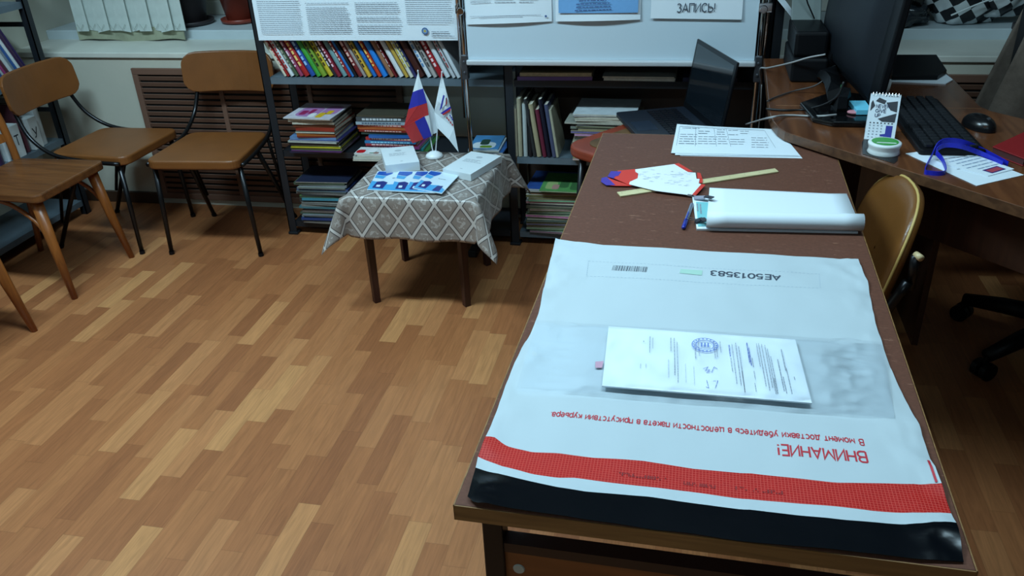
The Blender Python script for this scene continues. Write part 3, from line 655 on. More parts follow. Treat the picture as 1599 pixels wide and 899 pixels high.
SY = 2.262
t = thing('whiteboard_stand', 'white board on a chrome stand in front of the shelving with papers on it', 'whiteboard', (-.03,SY,0))
bl = AT(732, 100, y=SY).x; br = AT(1177, 103, y=SY).x; bz = .766
MB().box((bl,SY-.006,bz+.008), (br,SY+.01,1.62)).build('board', mat('whiteboard_enamel', (196,212,222), .25), t, bevel=.001)
MB().box((bl-.004,SY-.024,bz-.012), (br+.004,SY+.008,bz+.008)).build('marker_rail', mat('brushed_aluminium', (205,208,212), .38, .35), t, bevel=.006, bseg=3)
MB().box((bl,SY-.008,1.62), (br,SY+.012,1.635)).build('top_rail', CHROME, t)
for x, s in ((bl-.014, -1), (br+.014, 1)):
    MB().cyl((x,SY,.03), (x,SY,1.64), .0085, n=14).cyl((x+s*.016,SY+.006,.55), (x+s*.016,SY+.006,1.64), .006, n=10).build('upright', CHROME, t, smooth=True)
    MB().box((x-.012,SY-.014,.70), (x+.012,SY+.012,.79)).cyl((x,SY-.018,.765), (x,SY+.0,.765), .006).cyl((x,SY-.018,.725), (x,SY,.725), .006).build('joint_bracket', mat('dull_steel', (96,98,104), .35, .8), t, bevel=.003)
    MB().cyl((x,SY-.02,.945), (x,SY+.02,.945), .013).box((x-.016,SY-.013,.935), (x+.024*s+.004,SY+.013,.965)).build('clamp', CHROME, t, bevel=.002)
    MB().box((x-.018,SY-.09,0), (x+.018,SY+.035,.028)).build('foot', DARKM, t, bevel=.005)
def sheet_on_board(name, label, a, c, zt, curl=.0):
    x0 = AT(*a, y=SY-.008).x; x1 = AT(*c, y=SY-.008).x; z0 = AT(*a, y=SY-.008).z; z1 = AT(*c, y=SY-.008).z
    o = thing(name, label, 'notice', ((x0+x1)/2,SY-.01,z0), group='notices on the whiteboard')
    MB().grid(lambda u, v: (x0+(x1-x0)*u, SY-.0075-curl*(1-v)**2*(1 if curl < .01 else math.sin(PI*u)*.6+.4), (z0+(z1-z0)*u)*(1-v)+zt*v), 12, 8).build('sheet', PAPER, o, solid=.0004)
    return o, x0, x1, z0
o, x0, x1, z0 = sheet_on_board('notice', 'printed notice at the left end of the whiteboard with a line of small print', (729,38), (862,33), 1.12, .012)
b = MB()
for i in range(3): para(b, (x0+.02+i*.088,SY-.016,1.09), (1,0,0), (0,0,1), .075, 13, .0095, .0022, seed=50+i)
para(b, (x0+.015,SY-.0185,.928), (1,0,.02), (0,0,1), .26, 1, .008, .0016, rag=.01, seed=60); para(b, (x0+.05,SY-.0185,.923), (1,0,.02), (0,0,1), .16, 1, .008, .0014, rag=.01, seed=61)
b.build('printed_text', INK, o)
MB().disc((x1-.02,SY-.0187,.9275), .004, 0, Mx, 14).build('emblem', mat('emblem_blue', (60,90,140), .5), o)
o, x0, x1, z0 = sheet_on_board('notice', 'white notice with a blue printed field in the middle of the whiteboard', (868,33), (1000,30), 1.13, .016)
MB().grid(lambda u, v: (x0+.012+(x1-x0-.02)*u, SY-.0165-.0085*(1-v)**2*(.4+.6*math.sin(PI*u)), .938+.17*v), 12, 4).build('blue_field', mat('print_blue', (112,164,214), .5), o)
b = MB()
for i, (wd_, off) in enumerate(((.11,.06),(.12,.055),(.10,.065),(.13,.05),(.12,.055),(.15,.045),(.15,.045),(.16,.04))):
    para(b, (x0+off+.03,SY-.0275,1.022-i*.0105), (1,0,.03), (0,0,1), wd_*.8, 1, .01, .0028, rag=.02, seed=(1,2,5,7,8,11,14,16)[i])
b.build('printed_text', mat('navy_ink', (50,60,110), .7), o)
o, x0, x1, z0 = sheet_on_board('notice', 'white notice with a bold printed word at the right end of the whiteboard', (1016,28), (1158,30), 1.13, .008)
w0 = AT(1057,19,y=SY-.017); w1 = AT(1116,18,y=SY-.017)
text('ЗАПИСЬ!', 'printed_word', mat('slate_ink', (50,62,78), .7), o, (w0.x,SY-.0174,w0.z), (1,0,.01), (0,0,1), .027, width=w1.x-w0.x, weight=.13)
# loose sheet behind the right upright
b = MB(); A = AT(1203,-14,y=2.3); Bq = AT(1213,-14,y=2.3); Cq = AT(1242,42,y=2.24); Dq = AT(1240,32,y=2.24)
b.grid(lambda u, v: (A*(1-u)+Dq*u)*(1-v)+(A*(1-u)+Dq*u+Vector((.012,.03,.0)))*v+Vector((0,0,.01*math.sin(PI*u)*v)), 8, 4)
tag(b.build('loose_sheet', PAPER, solid=.0006), 'loose white sheet hanging at a slant behind the right upright of the whiteboard', 'paper')

# ------------------------------------------------------------------ side table with cloth
TX0, TX1, TY0, TY1, TZ = -.858, -.415, 1.718, 2.168, .44
t = thing('side_table', 'small dark wooden side table under a patterned cloth', 'table', (-.64,1.94,0))
DW = wood_mat('dark_red_wood', (44,20,18), (66,32,26), 'Z', 1, .4)
MB().box((TX0,TY0,TZ-.025), (TX1,TY1,TZ-.004)).build('tabletop', DW, t, bevel=.004)
MB().box((TX0+.03,TY0+.025,TZ-.10), (TX1-.05,TY0+.043,TZ-.025)).box((TX0+.03,TY1-.043,TZ-.10), (TX1-.05,TY1-.025,TZ-.025)).box((TX0+.03,TY0+.043,TZ-.099), (TX0+.048,TY1-.043,TZ-.025)).box((TX1-.07,TY0+.043,TZ-.099), (TX1-.052,TY1-.043,TZ-.025)).build('apron', DW, t)
for x, y in ((-.826,1.775),(-.488,1.79),(-.826,2.12),(-.488,2.12)):
    MB().tube([(x,y,TZ-.03),(x,y,0)], [.021,.0165], 4).build('leg', DW, t, bevel=.002)
# cloth
def cloth_mat():
    M = bpy.data.materials.new('grey_damask'); M.use_nodes = True; nt = M.node_tree; N = nt.nodes.new; L = nt.links.new; b = nt.nodes['Principled BSDF']
    uv = N('ShaderNodeUVMap'); uv.uv_map = 'UVMap'; sp = N('ShaderNodeSeparateXYZ'); L(uv.outputs[0], sp.inputs[0])
    def m_(op, a, c=None):
        n = N('ShaderNodeMath'); n.operation = op
        for i, v in enumerate((a, c)):
            if v is None: continue
            if isinstance(v, (int, float)): n.inputs[i].default_value = v
            else: L(v, n.inputs[i])
        return n.outputs[0]
    a = m_('ADD', m_('DIVIDE', sp.outputs[0], .088), m_('DIVIDE', sp.outputs[1], .125)); c = m_('SUBTRACT', m_('DIVIDE', sp.outputs[0], .088), m_('DIVIDE', sp.outputs[1], .125))
    fa = m_('ABSOLUTE', m_('SUBTRACT', m_('FRACT', a), .5)); fc = m_('ABSOLUTE', m_('SUBTRACT', m_('FRACT', c), .5))
    mxm = m_('MAXIMUM', fa, fc)
    light = m_('GREATER_THAN', mxm, .435); dark = m_('MULTIPLY', m_('GREATER_THAN', mxm, .385), m_('LESS_THAN', mxm, .435))
    # small floral motif in the middle of each lozenge
    n1 = N('ShaderNodeTexNoise'); n1.inputs['Scale'].default_value = 75; n1.inputs['Detail'].default_value = 2; L(uv.outputs[0], n1.inputs['Vector'])
    mot = m_('MULTIPLY', m_('LESS_THAN', m_('ADD', fa, fc), .34), m_('GREATER_THAN', n1.outputs['Fac'], .53))
    n2 = N('ShaderNodeTexNoise'); n2.inputs['Scale'].default_value = 900; L(uv.outputs[0], n2.inputs['Vector'])
    base = (134,122,114); 
    def mix(f, A, B):
        x = N('ShaderNodeMix'); x.data_type = 'RGBA'; L(f, x.inputs['Factor'])
        for k, v in (('A',A),('B',B)):
            if isinstance(v, tuple): x.inputs[k].default_value = lin(v)+(1,)
            else: L(v, x.inputs[k])
        return x.outputs['Result']
    r = mix(light, base, (186,178,172)); r = mix(dark, r, (84,74,72)); r = mix(m_('MULTIPLY', mot, .7), r, (178,170,164))
    L(r, b.inputs['Base Color']); b.inputs['Roughness'].default_value = .36; b.inputs['Sheen Weight'].default_value = .2
    return M
CW = .155; n = 76
cx, cy = (TX0+TX1)/2, (TY0+TY1)/2; hw, hd = (TX1-TX0)/2+.004, (TY1-TY0)/2+.004
b = MB(); uvs = []
def cloth(u, v):
    fx = (u*2-1)*(hw+CW); fy = (v*2-1)*(hd+CW)      # flat cloth position
    ox = max(0, abs(fx)-hw); oy = max(0, abs(fy)-hd); sx = 1 if fx > 0 else -1; sy = 1 if fy > 0 else -1
    x = sx*min(abs(fx), hw); y = sy*min(abs(fy), hd); z = TZ
    if ox > 0 or oy > 0:
        o_ = max(ox, oy)
        if ox > 0 and oy > 0:
            # corner: folds into a cone hanging outwards at 45 degrees
            L_ = math.hypot(ox, oy); a = math.atan2(oy, ox); drop = L_*.86
            flare = .36*L_*(math.sin(2*a)**1.0)+.012
            x += sx*(flare*math.cos(a)*1.2+.004); y += sy*(flare*math.sin(a)*1.2+.004); z -= drop
        elif ox > 0:
            q = min(1, ox/.02); x += sx*(.006*q+.05*ox+.006*math.sin(fy*34)*ox/CW); z -= max(0, ox-.004)*.98
        else:
            q = min(1, oy/.02); y += sy*(.006*q+.05*oy+.008*math.sin(fx*31)*oy/CW); z -= max(0, oy-.004)*.98
    if sx > 0 and ox > 0: z += .0
    return Vector((cx+x, cy+y, z+.0015+.0006*math.sin(fx*40)*math.cos(fy*37)))
b.grid(cloth, n, n)
co = b.build('tablecloth', cloth_mat(), smooth=True, solid=.0012)
me = co.data; uvl = me.uv_layers.new(name='UVMap')
flat = [((i/n*2-1)*(hw+CW), (j/n*2-1)*(hd+CW)) for j in range(n+1) for i in range(n+1)]
for lp in me.loops: uvl.data[lp.index].uv = flat[lp.vertex_index]
tag(co, 'grey damask cloth with a lozenge pattern draped over the small side table', 'tablecloth')

TT = TZ+.0035
def stack(name, label, P, h, seed, group):
    t = thing(name, label, 'paper stack', P[0], group=group)
    P = [Vector((p.x,p.y,TT)) for p in P]
    MB().slab(P, (0,0,h)).build('sheets', mat('paper_edges', (212,220,224), .6), t, bevel=.0008)
    ex = (P[1]-P[0]); ey = (P[0]-P[3]); c = (P[0]+P[1]+P[2]+P[3])/4+Vector((0,0,h+.0004))
    b = MB(); w = ex.length
    para(b, c-ex*.3+ey*.12, ex, ey, w*.6, 3, .011, .003, seed=seed, rag=.3); para(b, c-ex*.04-ey*.35, ex, ey, w*.08, 1, .01, .003, seed=seed)
    b.build('printed_text', INK, t)
    q = c+ey*.27; exn = ex.normalized(); eyn = ey.normalized()
    MB().poly([q+exn*.013*math.cos(k*PI/8)+eyn*.010*math.sin(k*PI/8) for k in range(16)]).build('emblem', mat('pale_grey_ink', (176,184,190), .7), t)
h1 = .034; zz = TT+h1
stack('paper_stack', 'thick stack of white paper left of the flag stand on the cloth', [AT(*p, z=zz) for p in ((594,232),(645,227),(655,252),(602,258))], h1, 81, 'paper stacks on the side table')
h2 = .026; zz = TT+h2
Pq = [AT(*p, z=zz) for p in ((736,236),(783,243),(735,272),(691,263))]
stack('paper_stack', 'white paper stack at the right rear corner of the cloth', [Pq[0],Pq[1],Pq[2],Pq[3]], h2, 82, 'paper stacks on the side table')
# four fanned brochures
PB = [mat('print_pale', (206,222,232), .3), mat('print_sky', (70,160,214), .3), mat('print_cobalt', (30,84,172), .3), mat('print_navy2', (32,48,120), .3)]
br_ = [((573,296),(634,299),(650,268),(590,267)), ((610,298),(665,300),(677,268),(622,267)), ((632,299),(680,301),(696,268),(650,267)), ((645,294),(690,302),(717,273),(672,266))]
for i, q in enumerate(br_):
    z0 = TT+.0012+i*.0026
    P = [AT(*p, z=z0+.002) for p in q]; P = [Vector((p.x,p.y,z0)) for p in P]
    lab = ['blue and white brochure lying leftmost in the fan on the cloth', 'blue and white brochure second from the left in the fan', 'blue and white brochure third from the left, mostly covered', 'blue and white brochure on top at the right end of the fan'][i]
    t = thing('brochure', lab, 'brochure', P[0], group='brochures fanned on the side table')
    MB().slab(P, (0,0,.0022)).build('pages', PB[0], t)
    up = Vector((0,0,.0026)); f = lambda u, v: (P[0]*(1-u)+P[1]*u)*(1-v)+(P[3]*(1-u)+P[2]*u)*v+up
    def reg(pts, mi, dz=0): bb_.poly([f(u,v)+Vector((0,0,dz)) for u, v in pts], mi)
    bb_ = MB()
    reg([(.0,.02),(.98,.02),(.98,.18),(.7,.34),(.45,.30),(.25,.40),(0,.46)], 1); reg([(.02,.8),(.3,.74),(.42,.86),(.42,.97),(.04,.97)], 2, .0001); reg([(.02,.62),(.25,.58),(.3,.72),(.02,.78)], 1, .0001)
    reg([(.1,.1),(.38,.08),(.42,.4),(.3,.46),(.14,.42)], 3, .0002); reg([(.62,.04),(.86,.06),(.84,.34),(.66,.3)], 3, .0002); reg([(.18,.16),(.28,.16),(.28,.26),(.18,.26)], 0, .0003)
    bb_.build('cover_print', PB, t)
    b = MB(); c = f(.48,.66)+Vector((0,0,.0004)); para(b, c, P[1]-P[0], P[3]-P[0], .04, 2, .008, .0025, seed=90+i); b.build('printed_text', INK, t)
# flag stand with two flags
fb = Vector((-.664, 2.112, TT))
t = thing('flag_stand', 'white table stand holding two small flags on the patterned cloth', 'flag stand', fb)
MB().lathe([(.03,0),(.033,.004),(.030,.012),(.016,.021),(.006,.024)], fb, 28).build('base', mat('white_plastic', (226,230,232), .35), t, smooth=True)
FY = fb.y-.006
def fp(x, y, dy=0): return AT(620+x/5.617, 100+y/5.617, y=FY+dy)
FR, FB_, FWh = mat('flag_red', (172,36,38), .65), mat('flag_blue', (34,38,150), .65), mat('flag_white', (214,222,226), .65)
t1 = fp(183,62); t2 = fp(394,72)
a1 = thing('table_flag', 'small flag with white, blue and red stripes on a white stick', 'flag', fb+Vector((0,0,.02)), group='flags in the white stand')
MB().cyl(fb+Vector((-.004,0,.02)), t1, .0022, n=8).build('flagpole', FWh, a1); MB().lathe([(.001,-.004),(.0034,0),(.001,.005)], t1, 10).build('finial', FWh, a1)
def patch(P, mi): fl.poly([fp(*p) for p in P], mi)
fl = MB()
patch([(183,75,-.004),(228,215,-.008),(182,228,-.014),(138,246,-.006)], 0)
patch([(138,246,-.006),(182,228,-.014),(228,215,-.008),(262,340,-.010),(185,365,-.02),(100,395,-.010)], 1)
patch([(100,395,-.010),(185,365,-.02),(262,340,-.010),(278,445,-.012),(230,462,-.016),(155,505,-.024),(60,555,-.012)], 2)
patch([(60,555,-.012),(155,505,-.024),(195,585,-.018),(232,660,-.012),(135,695,-.008)], 2)
patch([(155,505,-.024),(240,458,-.016),(275,540,-.012),(305,632,-.008),(232,657,-.012),(195,585,-.018)], 1)
patch([(228,215,-.008),(325,400,.006),(355,598,.008),(312,615,.004),(278,445,-.004),(262,340,-.006)], 0)
patch([(240,458,-.0155),(278,445,-.0115),(312,615,-.002),(305,632,-.0075),(275,540,-.0115)], 0)
fl.build('flag_cloth', [FWh, FB_, FR], a1, solid=.0007)
a2 = thing('table_flag', 'small white flag with a tricolour check mark emblem on a white stick', 'flag', fb+Vector((0,0,.02)), group='flags in the white stand')
MB().cyl(fb+Vector((.005,.006,.02)), t2, .0022, n=8).build('flagpole', FWh, a2); MB().lathe([(.001,-.004),(.0034,0),(.001,.005)], t2, 10).build('finial', FWh, a2)
fl = MB()
patch([(394,88,.004),(425,210,-.002),(475,400,-.006),(430,380,-.014),(365,330,-.012),(345,320,-.004),(370,195,.0)], 0)
patch([(345,320,-.004),(365,330,-.012),(430,380,-.014),(475,400,-.006),(500,560,-.008),(540,772,-.01),(455,660,-.016),(375,580,-.008),(348,555,.0),(327,420,.002)], 0)
fl.build('flag_cloth', [FWh], a2, solid=.0007)
fl = MB()
def patch2(P, mi): fl.poly([fp(x, y, -.0165) for x, y in P], mi)
patch2([(405,270),(418,277),(392,385),(372,410)], 1); patch2([(418,277),(438,292),(428,350),(395,385)], 0); patch2([(428,300),(438,292),(438,345),(425,365)], 2)
patch2([(380,430),(470,370),(472,388),(395,440)], 1); patch2([(395,440),(472,388),(470,410),(408,450)], 2)
for i, (x, y) in enumerate(((460,442),(472,458),(480,475))): patch2([(x,y),(x+12,y+10),(x+10,y+22),(x-2,y+12)], 1)
for i, (x, y) in enumerate(((432,462),(446,478),(462,500),(478,520))): patch2([(x,y),(x+12,y+6),(x+14,y+24),(x+2,y+18)], 2)
fl.build('emblem', [FWh, FB_, FR], a2)

# ------------------------------------------------------------------ stool with laptop
ORG = mat('orange_red_leatherette', (132,52,30), .4, var=.15, vscale=12)
sc_ = Vector((.148,1.868,0)); SA = math.radians(10)
t = thing('stool', 'orange red stool behind the brown table, under the laptop', 'stool', sc_, SA)
MB().prism(rrect(.40,.42,.07,8), .565, .60).build('seat', ORG, t, local=True, bevel=.01, bseg=3)
MB().prism(rrect(.30,.32,.05,8), .5995, .603).build('seat_inlay', mat('worn_olive', (96,66,36), .6, var=.3, vscale=15), t, local=True)
for sx in (-1,1):
    for sy in (-1,1): MB().cyl((sx*.15,sy*.16,.57), (sx*.18,sy*.19,0), .013, .011).build('leg', TUBE, t, local=True, smooth=True)
MB().cyl((-.168,-.178,.2), (.168,-.178,.2), .008).cyl((-.168,.178,.2), (.168,.178,.2), .008).build('footrest', TUBE, t, local=True)
t.rotation_euler = (0,0,math.radians(53)-PI/2+PI/2)
LB = Vector((.205, 2.015, .6035)); la = math.radians(20)
t = thing('laptop', 'black open laptop on the stool behind the brown table', 'laptop', LB, la)
# local: screen hinge at +x side, hinge runs along y
MB().prism(rrect(.25,.36,.012,4,-.02,0), .002, .018).build('base', mat('laptop_body', (28,34,44), .35), t, local=True, bevel=.003)
MB().prism(rrect(.07,.1,.004,3,-.095,0), .018, .0185).build('touchpad', mat('touchpad', (36,46,60), .25), t, local=True)
km = None
for i in range(5):
    for j in range(14):
        x = -.04+i*.0215; y = -.155+j*.0225
        if km is None: ko = MB().box((0,0,0), (.0175,.0185,.003)).build('key', mat('key_black', (20,22,28), .3), t, local=True); km = ko
        else: ko = km.copy(); COL.objects.link(ko)
        ko.location = (x, y, .0182)
sm = Matrix.Translation((.100,0,.018)) @ Matrix.Rotation(math.radians(9), 4, 'Y')
o = MB().box((0,-.18,0), (.008,.18,.235), M=sm).build('lid', mat('laptop_lid', (12,14,18), .3, spec=.3), t, local=True, bevel=.003)
MB().box((-.0006,-.165,.022), (.0002,.165,.222), M=sm).build('screen', mat('laptop_screen', (20,26,32), .08, spec=.8), o, local=True)

# ------------------------------------------------------------------ brown table
TH = .755; DA = -.0194
TM = Matrix.Rotation(DA, 4, 'Z')
def tabletop_mat():
    M = mat('brown_laminate', (98,62,49), .55, spec=.2, var=.12, vscale=160)
    nt = M.node_tree; N = nt.nodes.new; L = nt.links.new; b = nt.nodes['Principled BSDF']
    tc = N('ShaderNodeTexCoord'); mp = N('ShaderNodeMapping'); mp.inputs['Scale'].default_value = (14, 55, 14); mp.inputs['Rotation'].default_value = (0,0,.5); L(tc.outputs['Object'], mp.inputs[0])
    n = N('ShaderNodeTexNoise'); n.inputs['Scale'].default_value = 1.7; n.inputs['Detail'].default_value = 9; n.inputs['Roughness'].default_value = .7; L(mp.outputs[0], n.inputs['Vector'])
    r = N('ShaderNodeMapRange'); r.inputs[1].default_value = .60; r.inputs[2].default_value = .68; r.inputs[4].default_value = .5; L(n.outputs['Fac'], r.inputs[0])
    src = b.inputs['Base Color'].links[0].from_socket
    mx = N('ShaderNodeMix'); mx.data_type = 'RGBA'; L(r.outputs[0], mx.inputs['Factor']); L(src, mx.inputs['A']); mx.inputs['B'].default_value = lin((168,124,102))+(1,)
    L(mx.outputs['Result'], b.inputs['Base Color']); return M
t = thing('table', 'long brown laminate table carrying the white courier bag', 'table', (0,0,0), DA)
EDG = wood_mat('worn_edge_band', (110,78,44), (150,112,66), 'X', 1.5, .5)
TW, TLn = .6, 1.49
o = MB().box((.0015,.0015,TH-.024), (TW-.0015,TLn-.0015,TH)).build('tabletop', tabletop_mat(), t, local=True, bevel=.0015)
MB().box((0,0,TH-.024), (TW,.0016,TH-.0006)).box((0,TLn-.0016,TH-.024), (TW,TLn,TH-.0006)).box((0,0,TH-.024), (.0016,TLn,TH-.0006)).box((TW-.0016,0,TH-.024), (TW,TLn,TH-.0006)).build('edge_band', EDG, o, local=True)
LEGM = mat('black_steel_leg', (26,24,26), .4, .4)
for y in (.045, TLn-.075):
    for x in (.021, TW-.049):
        l = MB().box((x,y,.012), (x+.028,y+.03,TH-.024)).build('leg', LEGM, t, local=True, bevel=.002)
        MB().box((x-.002,y-.002,0), (x+.030,y+.032,.014)).build('foot_cap', BLACKP, l, local=True)
    MB().box((.049,y+.003,.636), (TW-.049,y+.027,.652)).build('cross_rail', mat('dark_rail', (44,26,20), .5), t, local=True)
PM = wood_mat('orange_brown_panel', (104,58,26), (132,78,38), 'X', 1, .4)
o = MB().box((.049,.052,.30), (TW-.049,.068,.637)).build('end_panel', PM, t, local=True)
Pq = AT(808, 888, y=.05)
MB().lathe([(.0005,.0015),(.0075,.0015),(.0085,0)], (Pq.x+.001,.052,Pq.z), 20, 0, Matrix.Rotation(PI/2, 4, 'X')).build('white_cap', mat('cap_plastic', (170,178,170), .4), o, local=True)
MB().box((.049,TLn-.068,.30), (TW-.049,TLn-.052,.637)).build('end_panel', PM, t, local=True)
MB().box((.025,.07,.70), (.04,TLn-.07,.731)).box((TW-.04,.07,.70), (TW-.025,TLn-.07,.731)).build('side_rail', LEGM, t, local=True)

# ------------------------------------------------------------------ courier bag
ZB = TH+.0045
def crop(o, s): return lambda *p: [(o[0]+x/s, o[1]+y/s) for x, y in p]
c4 = crop((830,360), 2.665); c5 = crop((700,580), 2.817); c6 = crop((1120,580), 2.818)
def toW(P): return [AT(*p, z=ZB) for p in P]
def resample(P, n):
    P = [Vector((p.x,p.y)) for p in P]; L = [0]
    for a, c in zip(P, P[1:]): L.append(L[-1]+(c-a).length)
    out = []
    for i in range(n+1):
        s = L[-1]*i/n; k = 0
        while k < len(L)-2 and L[k+1] < s: k += 1
        f = (s-L[k])/(L[k+1]-L[k]+1e-9); out.append(P[k]*(1-f)+P[k+1]*f)
    return out
NU = 90
K0 = resample(toW(c4((100,30),(300,60),(430,68),(1000,98),(1360,122))), NU)
K1 = resample(toW(c5((165,290),(200,290),(260,325),(370,352),(480,358),(640,378),(860,392),(1080,425),(1290,444))+c6((150,445),(300,465),(520,490),(820,497),(985,500))), NU)
K2 = resample(toW(c5((130,372),(230,410),(370,450),(480,468),(560,468),(700,487),(800,497),(1060,525),(1285,557))+c6((150,560),(300,575),(520,595),(680,615),(830,625),(1030,622))), NU)
K3 = resample(toW(c5((120,418),(250,455),(480,510),(600,528),(880,548),(1100,580),(1290,604))+c6((150,605),(350,630),(560,655),(820,675),(1050,673))), NU)
K4 = resample(toW(c5((85,553),(110,578),(300,605),(600,650),(900,690),(1040,705),(1286,742))+c6((500,780),(900,825),(1086,832))), NU)
LE = toW([(867.5,371),(854.4,427.5),(841,487.6),(830,518),(812,552),(796,584),(776,640),(758.6,683)])
RE = toW([(1340,405.8),(1349.7,431),(1355,440.7),(1366.6,502.6),(1384,553),(1395,584),(1414.5,626),(1436,668.7),(1452,716.6),(1469.5,757.4)])
def yparam(E):   # edge as a function of v by distance
    L = [0]
    for a, c in zip(E, E[1:]): L.append(L[-1]+(c-a).length)
    def f(v):
        s = v*L[-1]; k = 0
        while k < len(L)-2 and L[k+1] < s: k += 1
        q = (s-L[k])/(L[k+1]-L[k]); p = E[k]*(1-q)+E[k+1]*q; return Vector((p.x,p.y))
    return f
le, re_ = yparam(LE), yparam(RE)
rows = []      # (points, material index of the strip that follows)
NA = 64
for j in range(NA):
    v = j/NA; l0 = le(v)-(K0[0]*(1-v)+K1[0]*v); r0 = re_(v)-(K0[-1]*(1-v)+K1[-1]*v)
    rows.append(([K0[i]*(1-v)+K1[i]*v+l0*(1-i/NU)+r0*(i/NU) for i in range(NU+1)], 0))
for A, B, k, mi in ((K1,K2,8,1),(K2,K3,5,0),(K3,K4,9,2)):
    for j in range(k): rows.append(([A[i]*(1-j/k)+B[i]*(j/k) for i in range(NU+1)], mi))
rows.append((K4, 2))
def bagz(x, y, u, v):
    q = noise.noise(Vector((x*7,y*7,1.3)))*.0022+noise.noise(Vector((x*22,y*14,5)))*.0009
    e = min(u, 1-u); edge = math.exp(-(e/.07)**2)
    q += edge*(noise.noise(Vector((x*30,y*24,9)))*.0034+noise.noise(Vector((x*70,y*40,4)))*.0018+.0012*math.sin(y*60+x*20))
    # creases where the pocket pulls on the side seams
    for (cx_, cy_, s, amp) in ((.03,.345,.05,.004),(.565,.30,.05,.003),(.05,.62,.05,.003),(.56,.70,.05,.003),(.03,.03,.03,.005),(.57,.03,.025,.005),(.575,.16,.03,.004),(.56,.22,.03,.004)):
        d2 = ((x-cx_)**2+(y-cy_)**2)/s**2
        if d2 < 6: q += amp*math.exp(-d2)*noise.ridged_multi_fractal(Vector((x*25,y*25,2)), 1, 2, 3, 1, 2)*.75
    return max(TH+.0022, ZB+q)
b = MB(); nr = len(rows); vs = []
for j, (P, mi) in enumerate(rows):
    for i, p in enumerate(P): vs.append(Vector((p.x, p.y, bagz(p.x, p.y, i/NU, j/nr))))
fs = [(j*(NU+1)+i, (j+1)*(NU+1)+i, (j+1)*(NU+1)+i+1, j*(NU+1)+i+1) for j in range(nr-1) for i in range(NU)]
k_ = len(b.v); b.v += vs; b.f += fs; b.mi += [rows[j][1] for j in range(nr-1) for i in range(NU)]
def poly_mat(name, rgb, rough, spec=.5, coat=.25):
    M = mat(name, rgb, rough, spec=spec, bump=.35, bscale=26, coat=coat); M.node_tree.nodes['Principled BSDF'].inputs['Coat Roughness'].default_value = .12; return M
def red_mat():
    M = poly_mat('red_tape', (206,40,32), .4, .35, .1); nt = M.node_tree; N = nt.nodes.new; L = nt.links.new
    tc = N('ShaderNodeTexCoord'); br = N('ShaderNodeTexBrick'); br.offset = 0; br.inputs['Scale'].default_value = 1
    br.inputs['Brick Width'].default_value = .0042; br.inputs['Row Height'].default_value = .0042; br.inputs['Mortar Size'].default_value = .0004
    br.inputs['Color1'].default_value = lin((172,18,16))+(1,); br.inputs['Color2'].default_value = lin((180,24,20))+(1,); br.inputs['Mortar'].default_value = lin((204,74,64))+(1,)
    L(tc.outputs['Object'], br.inputs['Vector']); L(br.outputs['Color'], nt.nodes['Principled BSDF'].inputs['Base Color']); return M
t = thing('courier_bag', 'large white plastic courier bag with red and black bands lying on the brown table', 'bag', (.3,.4,TH))
BAGW = poly_mat('white_polythene', (188,200,206), .36)
MB.build(b, 'bag_sheet', [BAGW, red_mat(), poly_mat('black_adhesive_strip', (6,9,14), .22, .2, .04)], t, smooth=True, solid=-.0012, recalc=False)
es = bpy.data.objects['bag_sheet'].modifiers.new('edges', 'EDGE_SPLIT'); es.split_angle = .8
RED = mat('red_print', (188,44,58), .5); BLK = mat('black_print', (62,70,84), .5)
def up_z(p, d=.0006, r=.012):
    return Vector((p.x, p.y, ZB+.0030+d))
from mathutils.bvhtree import BVHTree
BAGT = BVHTree.FromPolygons(vs, [tuple(f) for f in fs])
def on_bag(v, d=.0004):
    h = BAGT.ray_cast(Vector((v.x, v.y, 2)), Vector((0,0,-1)))
    return Vector((v.x, v.y, (h[0].z if h[0] is not None else ZB)+d))
def drape(mb):
    mb.v = [on_bag(v, .0004+max(0, v.z-ZB-.0030)*.3) for v in mb.v]; return mb
def bag_text(s, name, m, p0, p1, h, weight=.16):
    a = up_z(AT(*p0, z=ZB)); c = up_z(AT(*p1, z=ZB)); ex = (c-a); ex.z = 0; ey = Vector((0,0,1)).cross(ex)
    return text(s, name, m, t, a, ex, ey, h, width=ex.length, weight=weight, conform=on_bag)
# lettering is printed upside down seen from the camera: reading runs right to left
bag_text('ВНИМАНИЕ!', 'printed_warning', RED, (1350.5,706.5), (1214,694), .0215, .155)
bag_text('В момент доставки убедитесь в целостности пакета в присутствии курьера.', 'printed_warning', RED, (1347,687), (861,643.5), .0125, .17)
bag_text('AE5013583', 'printed_number', BLK, (1218,431), (1111,422), .0185, .19)
# barcode
bb_ = MB(); a = up_z(AT(958,414.5,z=ZB)); c = up_z(AT(1013,418,z=ZB)); dn = (up_z(AT(1011,426,z=ZB))-c)
R = random.Random(4); x = 0; ex = (c-a)
while x < .98:
    w = R.choice((.010,.014,.024)); p = a+ex*x; q = a+ex*min(1, x+w); bb_.poly([p+dn, q+dn, q, p]); x += w+R.choice((.016,.03))
drape(bb_).build('barcode', BLK, t)
bb_ = MB(); P = [up_z(AT(*p, z=ZB)) for p in ((1061,427),(1096,429.5),(1097,422),(1063,420.5))]
bb_.poly(P, 0); cc_ = sum(P, Vector())/4+Vector((0,0,.0002)); bb_.poly([cc_+Vector((math.cos(k*PI/6)*.006,math.sin(k*PI/6)*.006,0)) for k in range(12)], 1)
drape(bb_).build('hologram_sticker', [mat('holo_mint', (168,204,190), .2), mat('holo_gold', (206,190,80), .3)], t)
